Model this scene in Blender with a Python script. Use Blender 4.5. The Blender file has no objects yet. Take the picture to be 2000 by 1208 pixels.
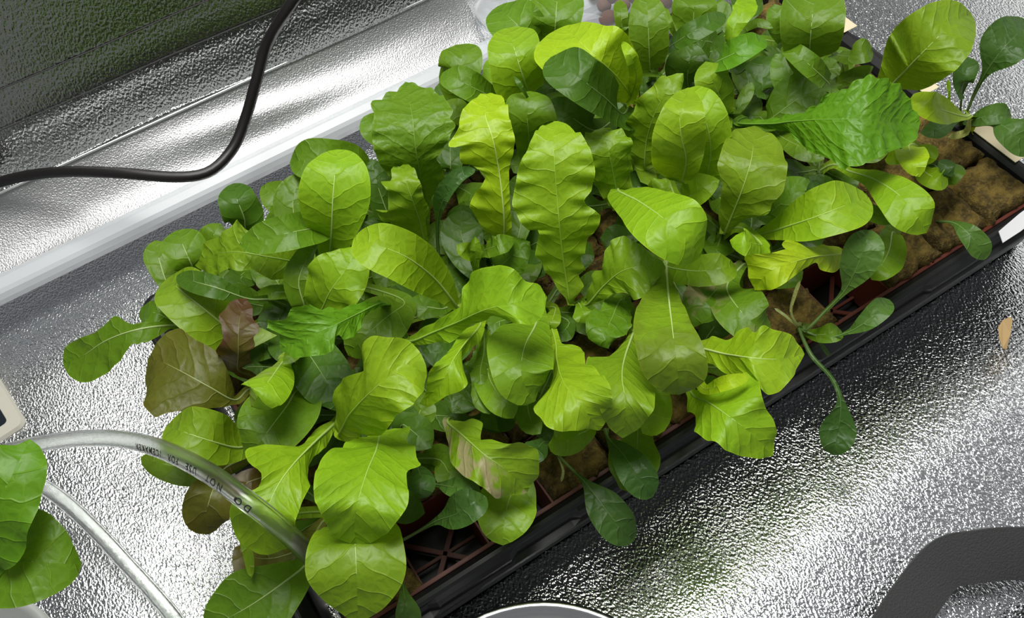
import bpy, bmesh, math, random
import numpy as np
from mathutils import Vector, Matrix, noise
random.seed(7); RNG = np.random.RandomState(7)
sc = bpy.context.scene; COL = sc.collection; PI = math.pi

# ------------------------------------------------------------------ camera, world, lights, exposure
F = 1832.4456
CAM = np.array([.0434, -.1609, .5483])
cam = bpy.data.cameras.new('camera'); co = bpy.data.objects.new('camera', cam); COL.objects.link(co)
co.location = CAM; co.rotation_euler = [math.radians(a) for a in (33.48, 3.78, -32.37)]
cam.sensor_width = 36; cam.lens = F / 2000 * 36; cam.clip_start = .01
sc.camera = co
ROT = np.array(co.rotation_euler.to_matrix())
sc.view_settings.view_transform = 'Standard'; sc.view_settings.look = 'None'
sc.view_settings.exposure = 0.0; sc.view_settings.gamma = 1; sc.view_settings.use_curve_mapping = False
w = bpy.data.worlds.new('world'); sc.world = w; w.use_nodes = True
w.node_tree.nodes['Background'].inputs[0].default_value = (.95, .97, 1, 1)
w.node_tree.nodes['Background'].inputs[1].default_value = .23
def area(name, loc, target, sx, sy, power, color=(1, 1, 1)):
    l = bpy.data.lights.new(name, 'AREA'); l.shape = 'RECTANGLE'; l.size = sx; l.size_y = sy
    l.energy = power; l.color = color
    o = bpy.data.objects.new(name, l); COL.objects.link(o); o.location = loc
    o.rotation_euler = (Vector(target) - Vector(loc)).to_track_quat('-Z', 'Y').to_euler()
    return o
area('grow_lamp', (.23, .25, .95), (.28, .14, 0), .46, .38, 10.5, (1, .985, .94))

def U(x, y, z):                       # point of the photograph at height z
    d = ROT @ np.array([(x - 1000) / F, -(y - 604) / F, -1.]); return CAM + d * ((z - CAM[2]) / d[2])
def UY(x, y, Y):
    d = ROT @ np.array([(x - 1000) / F, -(y - 604) / F, -1.]); return CAM + d * ((Y - CAM[1]) / d[1])

# ------------------------------------------------------------------ materials
def mat(name, color=(.5, .5, .5), rough=.5, metal=0, **kw):
    m = bpy.data.materials.new(name); m.use_nodes = True
    b = m.node_tree.nodes['Principled BSDF']
    b.inputs['Base Color'].default_value = (*color, 1); b.inputs['Roughness'].default_value = rough
    b.inputs['Metallic'].default_value = metal
    for k, v in kw.items(): b.inputs[k.replace('_', ' ')].default_value = v
    return m
class G:                              # small node helper
    def __init__(s, m): s.t = m.node_tree; s.b = s.t.nodes['Principled BSDF']; s.out = s.t.nodes['Material Output']
    def n(s, kind, **kw):
        o = s.t.nodes.new(kind)
        for k, v in kw.items(): setattr(o, k, v)
        return o
    def l(s, a, b): s.t.links.new(a, b)
    def put(s, sock, v):
        if hasattr(v, 'is_linked'): s.l(v, sock)
        elif isinstance(v, (int, float)) or v is None:
            if v is not None: sock.default_value = v
        else: sock.default_value = v
    def m(s, op, a, b=None, c=None):
        o = s.n('ShaderNodeMath', operation=op); s.put(o.inputs[0], a); s.put(o.inputs[1], b)
        if c is not None: s.put(o.inputs[2], c)
        return o.outputs[0]
    def ss(s, v, a, b, x=0., y=1.):
        o = s.n('ShaderNodeMapRange', interpolation_type='SMOOTHSTEP'); s.put(o.inputs[0], v)
        for i, q in enumerate((a, b, x, y)): o.inputs[i + 1].default_value = q
        return o.outputs[0]
    def mix(s, f, a, b, blend='MIX'):
        o = s.n('ShaderNodeMix', data_type='RGBA', blend_type=blend); s.put(o.inputs[0], f)
        for i, q in ((6, a), (7, b)):
            if hasattr(q, 'is_linked'): s.l(q, o.inputs[i])
            else: o.inputs[i].default_value = (*q, 1)
        return o.outputs[2]
    def noise(s, vec, scale, detail=2, rough=.5):
        o = s.n('ShaderNodeTexNoise'); s.put(o.inputs['Vector'], vec); o.inputs['Scale'].default_value = scale
        o.inputs['Detail'].default_value = detail; o.inputs['Roughness'].default_value = rough
        return o.outputs[0]
    def bump(s, h, strength, dist, normal=None):
        o = s.n('ShaderNodeBump'); o.inputs['Strength'].default_value = strength; o.inputs['Distance'].default_value = dist
        s.l(h, o.inputs['Height'])
        if normal: s.l(normal, o.inputs['Normal'])
        return o.outputs[0]

def leaf_material(name, rib=False):
    m = mat(name, rough=.42); g = G(m)
    at = g.n('ShaderNodeAttribute', attribute_type='OBJECT', attribute_name='leaf_color').outputs['Color']
    if rib:
        pale = g.n('ShaderNodeAttribute', attribute_type='OBJECT', attribute_name='rib_pale').outputs['Fac']
        g.l(g.mix(pale, at, (.62, .72, .36)), g.b.inputs['Base Color']); g.b.inputs['Roughness'].default_value = .4
        return m
    red = g.n('ShaderNodeAttribute', attribute_type='OBJECT', attribute_name='leaf_red').outputs['Fac']
    brown = g.n('ShaderNodeAttribute', attribute_type='OBJECT', attribute_name='leaf_brown').outputs['Fac']
    uv = g.n('ShaderNodeUVMap', uv_map='metres').outputs[0]
    nuv = g.n('ShaderNodeUVMap', uv_map='norm').outputs[0]
    sx = g.n('ShaderNodeSeparateXYZ'); g.l(uv, sx.inputs[0]); sn = g.n('ShaderNodeSeparateXYZ'); g.l(nuv, sn.inputs[0])
    n1 = g.noise(uv, 45, 2)
    ax = g.m('ABSOLUTE', sx.outputs[0])
    side = g.m('MULTIPLY', g.m('GREATER_THAN', sx.outputs[0], 0.), .43)
    s = g.m('SUBTRACT', sx.outputs[1], g.m('MULTIPLY', g.m('POWER', ax, 1.15), 1.15))
    s = g.m('ADD', s, g.m('MULTIPLY', g.m('SUBTRACT', n1, .5), .014))
    s = g.m('ADD', g.m('DIVIDE', s, .0105), side)
    tri = g.m('MULTIPLY', g.m('ABSOLUTE', g.m('SUBTRACT', g.m('FRACT', s), .5)), 2.)
    vein = g.ss(tri, .90, .985)
    warp = g.n('ShaderNodeVectorMath', operation='ADD')
    nz = g.n('ShaderNodeTexNoise'); g.l(uv, nz.inputs['Vector']); nz.inputs['Scale'].default_value = 160
    sc_ = g.n('ShaderNodeVectorMath', operation='SCALE'); g.l(nz.outputs['Color'], sc_.inputs[0]); sc_.inputs['Scale'].default_value = .004
    g.l(uv, warp.inputs[0]); g.l(sc_.outputs[0], warp.inputs[1])
    vo = g.n('ShaderNodeTexVoronoi', feature='DISTANCE_TO_EDGE'); g.l(warp.outputs[0], vo.inputs['Vector']); vo.inputs['Scale'].default_value = 165
    net = g.ss(vo.outputs['Distance'], 0., .09, 1., 0.)
    bl = g.n('ShaderNodeAttribute', attribute_type='OBJECT', attribute_name='leaf_blister').outputs['Fac']
    bulge = g.m('MULTIPLY', g.m('SUBTRACT', 1., g.m('POWER', tri, 2.5)), .55)
    bulge = g.m('ADD', bulge, g.m('MULTIPLY', g.m('MULTIPLY', g.ss(vo.outputs['Distance'], 0., .4), .55), bl))
    bulge = g.m('ADD', bulge, g.m('MULTIPLY', vein, -.25))
    pale = g.mix(1., at, (1.45, 1.3, 1.6), 'MULTIPLY')
    c = g.mix(g.m('ADD', g.m('MULTIPLY', vein, .5), g.m('MULTIPLY', net, .30)), at, pale)
    lo = g.noise(uv, 38, 3, .6)
    c = g.mix(g.ss(lo, .35, .72, 0., .38), c, g.mix(1., at, (.62, .76, .7), 'MULTIPLY'))
    c = g.mix(g.ss(sn.outputs[1], .1, .5, .30, 0.), c, g.mix(.5, pale, (.5, .62, .12)))
    edge = g.m('POWER', g.m('ABSOLUTE', g.m('SUBTRACT', g.m('MULTIPLY', sn.outputs[0], 2.), 1.)), 2.)
    edge = g.m('MAXIMUM', edge, g.ss(sn.outputs[1], .6, 1.))
    c = g.mix(g.ss(g.m('ABSOLUTE', g.m('SUBTRACT', g.m('MULTIPLY', sn.outputs[0], 2.), 1.)), .955, .995, 0., .45), c, pale)
    rf = g.m('MULTIPLY', red, g.m('ADD', g.m('MULTIPLY', edge, .8), g.m('MULTIPLY', g.ss(lo, .4, .62), .7)))
    rf = g.m('MINIMUM', rf, .95)
    c = g.mix(rf, c, (.08, .036, .012))
    bf = g.m('MULTIPLY', g.m('MULTIPLY', brown, g.ss(sn.outputs[0], .56, .36)), g.ss(g.noise(uv, 48, 4, .6), .44, .52))
    c = g.mix(bf, c, (.33, .30, .14))
    g.l(c, g.b.inputs['Base Color'])
    nb = g.bump(bulge, .6, .0011); g.l(nb, g.b.inputs['Normal'])
    g.b.inputs['Specular IOR Level'].default_value = .32
    tr = g.n('ShaderNodeBsdfTranslucent'); g.l(g.mix(1., c, (1.25, 1.15, .35), 'MULTIPLY'), tr.inputs[0]); g.l(nb, tr.inputs['Normal'])
    mx = g.n('ShaderNodeMixShader'); mx.inputs[0].default_value = .3
    g.l(g.b.outputs[0], mx.inputs[1]); g.l(tr.outputs[0], mx.inputs[2]); g.l(mx.outputs[0], g.out.inputs[0])
    return m
LEAF = leaf_material('leaf_tissue'); RIB = leaf_material('leaf_rib', True)

def mylar(name, scale, strength, dist, rough, tint, stretch=(1, 1, 1), rot=0):
    m = mat(name, tint, rough, 1.); g = G(m)
    tc = g.n('ShaderNodeTexCoord').outputs['Object']
    mp = g.n('ShaderNodeMapping'); g.l(tc, mp.inputs[0]); mp.inputs['Scale'].default_value = stretch; mp.inputs['Rotation'].default_value = (0, 0, rot)
    n1 = g.noise(mp.outputs[0], scale, 1.5, .5)
    vo = g.n('ShaderNodeTexVoronoi', feature='SMOOTH_F1'); g.l(mp.outputs[0], vo.inputs['Vector']); vo.inputs['Scale'].default_value = scale * .8
    h = g.m('ADD', n1, g.m('MULTIPLY', vo.outputs['Distance'], .5))
    g.l(g.bump(h, strength, dist), g.b.inputs['Normal'])
    return m
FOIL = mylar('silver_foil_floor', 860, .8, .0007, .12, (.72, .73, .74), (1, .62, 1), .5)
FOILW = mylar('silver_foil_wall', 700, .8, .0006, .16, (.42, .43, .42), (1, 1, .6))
BLACK = mat('black_tray_plastic', (.012, .012, .013), .38)
RUST = mat('rust_red_plastic', (.115, .021, .008), .5)
RUBBER = mat('black_cable_rubber', (.009, .007, .007), .42)
WHITEP = mat('white_pole_plastic', (.56, .59, .62), .3)
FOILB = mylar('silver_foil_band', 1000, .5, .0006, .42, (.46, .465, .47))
PIPING = mat('silver_piping', (.85, .86, .86), .25, .9)
THREAD = mat('dark_thread', (.03, .03, .028), .7)
CREAM = mat('cream_paper', (.78, .68, .46), .7)
WHITEL = mat('white_label_paper', (.72, .73, .75), .55)
INK = mat('grey_print', (.25, .2, .14), .7)
INKB = mat('black_print', (.01, .01, .01), .5)
DEVICE = mat('grey_beige_plastic', (.52, .50, .43), .45)
SCREEN = mat('dark_display', (.015, .02, .028), .12)
STEEL = mat('brushed_steel', (.62, .62, .62), .22, 1.)
CLAY = mat('brown_clay', (.13, .055, .035), .85)
DRY = mat('dry_leaf', (.46, .31, .14), .75)
POTW = mat('white_pot_plastic', (.7, .71, .7), .4)
ROOT = mat('pale_root', (.42, .42, .22), .55)
def fabric_mat():
    m = mat('black_webbing', (.062, .062, .063), .6); g = G(m)
    tc = g.n('ShaderNodeTexCoord').outputs['Object']
    h = g.noise(tc, 900, 2); g.l(g.bump(h, .7, .0006), g.b.inputs['Normal']); return m
WEB = fabric_mat()
def wool_mat():
    m = mat('rock_wool', (.2, .12, .03), .95); g = G(m)
    tc = g.n('ShaderNodeTexCoord').outputs['Object']
    a = g.noise(tc, 110, 5, .65); b = g.noise(tc, 420, 3, .7)
    c = g.mix(g.ss(a, .35, .68), (.06, .038, .006), (.215, .145, .024))
    c = g.mix(g.ss(b, .45, .75, 0., .5), c, (.30, .22, .055))
    g.l(c, g.b.inputs['Base Color']); g.l(g.bump(g.m('ADD', a, b), .9, .003), g.b.inputs['Normal']); return m
WOOL = wool_mat()
def glass_mat(name, color, rough, ior, alpha=None):
    m = mat(name, color, rough, 0, Transmission_Weight=1., IOR=ior); return m
VINYL = glass_mat('clear_vinyl', (.94, .96, .94), .2, 1.38)
def bag_mat():
    m = mat('clear_film', (.9, .92, .94), .12); g = G(m)
    t = g.n('ShaderNodeBsdfTransparent'); t.inputs[0].default_value = (.96, .97, .98, 1)
    lw = g.n('ShaderNodeLayerWeight'); lw.inputs[0].default_value = .55
    mx = g.n('ShaderNodeMixShader'); g.l(g.ss(lw.outputs['Facing'], .1, 1., .12, .8), mx.inputs[0])
    g.l(t.outputs[0], mx.inputs[1]); g.l(g.b.outputs[0], mx.inputs[2]); g.l(mx.outputs[0], g.out.inputs[0]); return m
FILM = bag_mat()

# ------------------------------------------------------------------ mesh helpers
def wloc(o):
    v = np.zeros(3)
    while o: v = v + np.array(o.location); o = o.parent
    return v
def obj(name, verts, faces, m, parent=None, smooth=True, uvs=None):
    if parent: verts = np.asarray(verts, float) - wloc(parent)
    me = bpy.data.meshes.new(name); me.from_pydata([tuple(v) for v in verts], [], [tuple(f) for f in faces])
    if m: me.materials.append(m)
    if smooth: me.polygons.foreach_set('use_smooth', [True] * len(me.polygons))
    if uvs:
        li = np.empty(len(me.loops), np.int32); me.loops.foreach_get('vertex_index', li)
        for k, a in uvs.items():
            l = me.uv_layers.new(name=k); l.data.foreach_set('uv', np.asarray(a, np.float32)[li].ravel())
    o = bpy.data.objects.new(name, me); COL.objects.link(o)
    if parent: o.parent = parent
    return o
def bobj(name, bm, m, parent=None, smooth=False):
    if parent: bmesh.ops.translate(bm, verts=bm.verts, vec=-Vector(wloc(parent)))
    me = bpy.data.meshes.new(name); bm.normal_update(); bm.to_mesh(me); bm.free(); me.materials.append(m)
    if smooth: me.polygons.foreach_set('use_smooth', [True] * len(me.polygons))
    o = bpy.data.objects.new(name, me); COL.objects.link(o)
    if parent: o.parent = parent
    return o
def tag(o, label=None, cat=None, group=None, kind=None):
    for k, v in (('label', label), ('category', cat), ('group', group), ('kind', kind)):
        if v: o[k] = v
    return o
def thing(name, loc, label, cat, group=None):
    o = bpy.data.objects.new(name, None); COL.objects.link(o); o.location = loc; o.empty_display_size = .01
    return tag(o, label, cat, group)
def catmull(P, n):
    P = np.asarray(P, float); k = len(P)
    if k == 2: P = np.array([P[0], (P[0] + P[1]) / 2, P[1]]); k = 3
    d = np.r_[0, np.cumsum(np.linalg.norm(np.diff(P[:, :3], axis=0), axis=1))]; t = np.linspace(0, d[-1], n)
    m = np.zeros_like(P)
    for i in range(k):
        a, b = max(i - 1, 0), min(i + 1, k - 1); m[i] = (P[b] - P[a]) / max(d[b] - d[a], 1e-9)
    j = np.clip(np.searchsorted(d, t, side='right') - 1, 0, k - 2); h = d[j + 1] - d[j]; u = ((t - d[j]) / h)[:, None]; h = h[:, None]
    return (2*u**3-3*u**2+1)*P[j] + (u**3-2*u**2+u)*h*m[j] + (-2*u**3+3*u**2)*P[j+1] + (u**3-u**2)*h*m[j+1]
def frames(pts):
    T = np.gradient(pts, axis=0); T /= np.linalg.norm(T, axis=1)[:, None] + 1e-12
    n = np.cross(T[0], [0, 0, 1.]);
    if np.linalg.norm(n) < 1e-3: n = np.cross(T[0], [1., 0, 0])
    n /= np.linalg.norm(n); N = []
    for t in T:
        n = n - t * (n @ t); n = n / np.linalg.norm(n); N.append(n)
    N = np.array(N); return T, N, np.cross(T, N)
def tube_geo(pts, rad, seg=8, caps=True):
    T, N, B = frames(pts); k = len(pts); rad = np.broadcast_to(rad, (k,)); a = np.linspace(0, 2*PI, seg, endpoint=False)
    V = (pts[:, None] + rad[:, None, None] * (np.cos(a)[None, :, None]*N[:, None] + np.sin(a)[None, :, None]*B[:, None])).reshape(-1, 3)
    Fc = [(i*seg+j, i*seg+(j+1) % seg, (i+1)*seg+(j+1) % seg, (i+1)*seg+j) for i in range(k-1) for j in range(seg)]
    if caps: Fc += [tuple(range(seg))[::-1], tuple((k-1)*seg+j for j in range(seg))]
    return V, Fc
def tube(name, pts, rad, m, parent=None, seg=8):
    V, Fc = tube_geo(np.asarray(pts, float), rad, seg); return obj(name, V, Fc, m, parent)
def box(bm, c, s, rot=None, bevel=0):
    r = bmesh.ops.create_cube(bm, size=1); vs = r['verts']
    M = Matrix.Translation(c) @ (rot.to_4x4() if rot else Matrix.Identity(4)) @ Matrix.Diagonal((*s, 1))
    bmesh.ops.transform(bm, matrix=M, verts=vs)
    if bevel: bmesh.ops.bevel(bm, geom=list({e for v in vs for e in v.link_edges}), offset=bevel, segments=2, affect='EDGES')

# ------------------------------------------------------------------ the tent: floor, band, wall, pole
def sstep(x, a, b): t = np.clip((x - a) / (b - a), 0, 1); return t*t*(3-2*t)
def fold(x, y): return noise.noise(Vector((x, y, .3)))
nx, ny = 150, 110
xs = np.linspace(-.75, 1.7, nx); ys = np.r_[np.linspace(-.75, .29, ny-22), np.linspace(.296, .425, 22)]; V = []
for y in ys:
    for x in xs:
        dx = max(0 - x, x - .54, 0); dy = max(-y, y - .28, 0); d = math.hypot(dx, dy)
        z = .0018 * fold(x*9, y*9) * min(1, d/.03) + .003 * fold(x*3.5+7, y*3.5) * min(1, d/.05)
        if y < 0: z += .015 * float(sstep(d, .0, .085))
        else: z += .010 * float(sstep(dx, .015, .12)) * float(1-sstep(y, .26, .36))
        z -= .016 * float(sstep(y, .288, .40))
        V.append((x, y, z - .0005))
Fc = [(j*nx+i, j*nx+i+1, (j+1)*nx+i+1, (j+1)*nx+i) for j in range(ny-1) for i in range(nx-1)]
tag(obj('floor', V, Fc, FOIL), kind='structure')
# fabric band behind the pole, rising to the seam
nb, mb = 160, 14; V = []
for j in range(mb):
    t = j/(mb-1)
    for i in range(nb):
        x = -.75 + 2.45*i/(nb-1); y = .405 + .047*t; z = .0 + .036*t*t
        fx = (x-.16)/.05
        z += .006*math.exp(-((t-.75+.35*(x-.05)/.2)/.16)**2) * math.exp(-((x-.13)/.09)**2) + .003*fold(x*9, t*2)*math.sin(PI*t)
        V.append((x, y, z))
Fc = [(j*nb+i, j*nb+i+1, (j+1)*nb+i+1, (j+1)*nb+i) for j in range(mb-1) for i in range(nb-1)]
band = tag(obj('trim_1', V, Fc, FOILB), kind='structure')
nw, mw = 150, 60; V = []
for j in range(mw):
    z = .036 + .75*j/(mw-1)
    for i in range(nw):
        x = -.75 + 2.45*i/(nw-1)
        y = .452 + .035*sstep(z, .03, .2) + .007*fold(x*5+3, z*6) - .004*math.exp(-((z-.085)/.008)**2)
        V.append((x, float(y), z))
Fc = [(j*nw+i, j*nw+i+1, (j+1)*nw+i+1, (j+1)*nw+i) for j in range(mw-1) for i in range(nw-1)]
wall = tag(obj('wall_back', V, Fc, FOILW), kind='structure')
px = np.linspace(-.75, 1.7, 80)
tube('piping', np.c_[px, np.full(80, .4505), np.full(80, .0375)], .0012, PIPING, wall, 6)
for k, zz in enumerate((.085, .108)):
    yy = np.array([.4505 + .035*float(sstep(zz, .03, .2)) + .007*fold(x*5+3, zz*6) - .004*math.exp(-((zz-.085)/.008)**2) for x in px])
    tube('stitch_line', np.c_[px, yy, np.full(80, zz)], .0005, THREAD, wall, 5)
# the tent's right wall, outside the frame, seen only as a reflection in the foil
V = [(1.16+.02*fold(y*3, z*3), y, z) for z in np.linspace(0, 1.5, 20) for y in np.linspace(-.7, .46, 20)]
tag(obj('wall_right', V, [(j*20+i, j*20+i+1, (j+1)*20+i+1, (j+1)*20+i) for j in range(19) for i in range(19)], mylar('silver_foil_side', 300, .6, .002, .5, (.85, .86, .87))), kind='structure')
# white pole with a ridge along it
prof = [(-.0105, -.002), (-.011, .003), (-.0095, .0075), (-.007, .0098), (-.001, .0122), (.0005, .0125), (.002, .0118), (.007, .0098), (.011, .006), (.0115, 0)]
V = []; xx = np.linspace(-.75, 1.7, 30)
for x in xx:
    for a, b in prof: V.append((x, .398 + .004*(x-.1)+a, b-.001))
k = len(prof); Fc = [(i*k+j, (i+1)*k+j, (i+1)*k+j+1, i*k+j+1) for i in range(29) for j in range(k-1)]
tag(obj('trim_2', V, Fc, WHITEP, None, False), kind='structure')

# ------------------------------------------------------------------ black tray, red cell tray, cubes
TL, TW, TH = .54, .28, .055
tray = thing('seed_tray', (TL/2, TW/2, 0), 'long black plastic tray under the seedlings, on the silver floor', 'tray')
def rounded(x0, y0, x1, y1, r, n=6):
    P = []
    for cx, cy, a0 in ((x1-r, y0+r, -90), (x1-r, y1-r, 0), (x0+r, y1-r, 90), (x0+r, y0+r, 180)):
        for k in range(n+1):
            a = math.radians(a0 + 90*k/n); P.append((cx + r*math.cos(a), cy + r*math.sin(a)))
    return P
def dens(P, st=.006):
    Q = []
    for i in range(len(P)):
        a, b = np.array(P[i]), np.array(P[(i+1) % len(P)]); n = max(1, int(np.linalg.norm(b-a)/st))
        Q += [tuple(a + (b-a)*k/n) for k in range(n)]
    return Q
def shell(name, rings, m, parent, close_bottom=True):
    V, Fc = [], []; n = len(rings[0])
    for r in rings: V += r
    for i in range(len(rings)-1):
        Fc += [(i*n+j, i*n+(j+1) % n, (i+1)*n+(j+1) % n, (i+1)*n+j) for j in range(n)]
    if close_bottom: Fc.append(tuple(range((len(rings)-1)*n, len(rings)*n)))
    return obj(name, V, Fc, m, parent, smooth=False)
base = dens(rounded(-.008, 0, TL, TW, .012), .005); cx, cy = TL/2, TW/2
def ring(off, z, wob=0.):
    R = []
    for (x, y) in base:
        o = off
        if wob:
            s = (x if y < .02 or y > TW-.02 else y)
            ph = (s % .09)/.09; o -= wob*(1 if .18 < ph < .62 else 0)
        ux = np.sign(x-cx)*min(1, max(0, (abs(x-cx)-(TL/2-.014))/.014)); uy = np.sign(y-cy)*min(1, max(0, (abs(y-cy)-(TW/2-.014))/.014))
        R.append((x + ux*o, y + uy*o, z))
    return R
shell('tray_body', [ring(-.014, .006), ring(-.0115, .046), ring(-.010, .0505), ring(-.006, .0545), ring(-.0035, .055), ring(-.002, .0535),
                    ring(.0005, .0525, .0022), ring(.002, .0500, .0022), ring(.0022, .0455, .0022), ring(.0038, .0448), ring(.0042, .0425), ring(.0015, .0418), ring(-.006, .004), ring(-.007, .0015)][::-1] , BLACK, tray, False)
bm = bmesh.new(); box(bm, (TL/2, TW/2, .004), (TL-.02, TW-.02, .004)); bobj('tray_bottom', bm, BLACK, tray)
# sticker on the front right corner of the rim and paper labels on the right rim
def slab(name, pts, th, m, parent, smooth=False):
    n = len(pts); up = np.array([0, 0, th]); P = [np.array(p) for p in pts]
    V = [p + up for p in P] + P
    Fc = [tuple(range(n)), tuple(range(2*n-1, n-1, -1))] + [(i, n+i, n+(i+1) % n, (i+1) % n) for i in range(n)]
    return obj(name, V, Fc, m, parent, smooth)
Z0 = .0556
slab('white_sticker', [(.474, -.0036, Z0-.0005), (.4785, .004, Z0), (.5, .0065, Z0), (.53, .008, Z0), (.5365, .012, Z0), (.5385, .010, Z0-.001), (.534, .0005, Z0-.0015), (.49, -.0036, Z0-.0005)], .0006, WHITEL, tray)['label'] = 'torn white label on the rim corner'
PITCH, OX, OY = .0425, .015, .0125
def cell(i, j): return OX + PITCH*(i+.5), OY + PITCH*(j+.5)
net = thing('cell_tray', (TL/2, TW/2, .01), 'rust red plastic grid tray of square cells inside the black tray', 'tray')
def vwall(name, a, b, z0, z1, th):
    bm = bmesh.new(); a = Vector(a); b = Vector(b); d = (b-a); L = d.length; q = d.to_track_quat('X', 'Z').to_matrix()
    box(bm, ((a.x+b.x)/2, (a.y+b.y)/2, (z0+z1)/2), (L, th, z1-z0), q, .0003); return bobj(name, bm, RUST, net)
X0, Y0, X1, Y1 = OX, OY, OX+12*PITCH, OY+6*PITCH
for i in range(13): vwall('cell_wall', (X0+i*PITCH, Y0, 0), (X0+i*PITCH, Y1, 0), .010, .0462, .0012 if 0 < i < 12 else .0022)
for j in range(7): vwall('cell_wall', (X0, Y0+j*PITCH, 0), (X1, Y0+j*PITCH, 0), .010, .0462 if j else .0485, .0012 if 0 < j < 6 else .0024)
EMPTY = {(1, 0), (2, 0), (8, 0)}
for (i, j) in sorted(EMPTY):
    x, y = cell(i, j); h = PITCH/2-.001
    for s in (1, -1): vwall('cross_bar', (x-h, y-s*h, 0), (x+h, y+s*h, 0), .012, .0155, .003)
    vwall('cross_bar', (x-h, y, 0), (x+h, y, 0), .012, .0150, .002)

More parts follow.
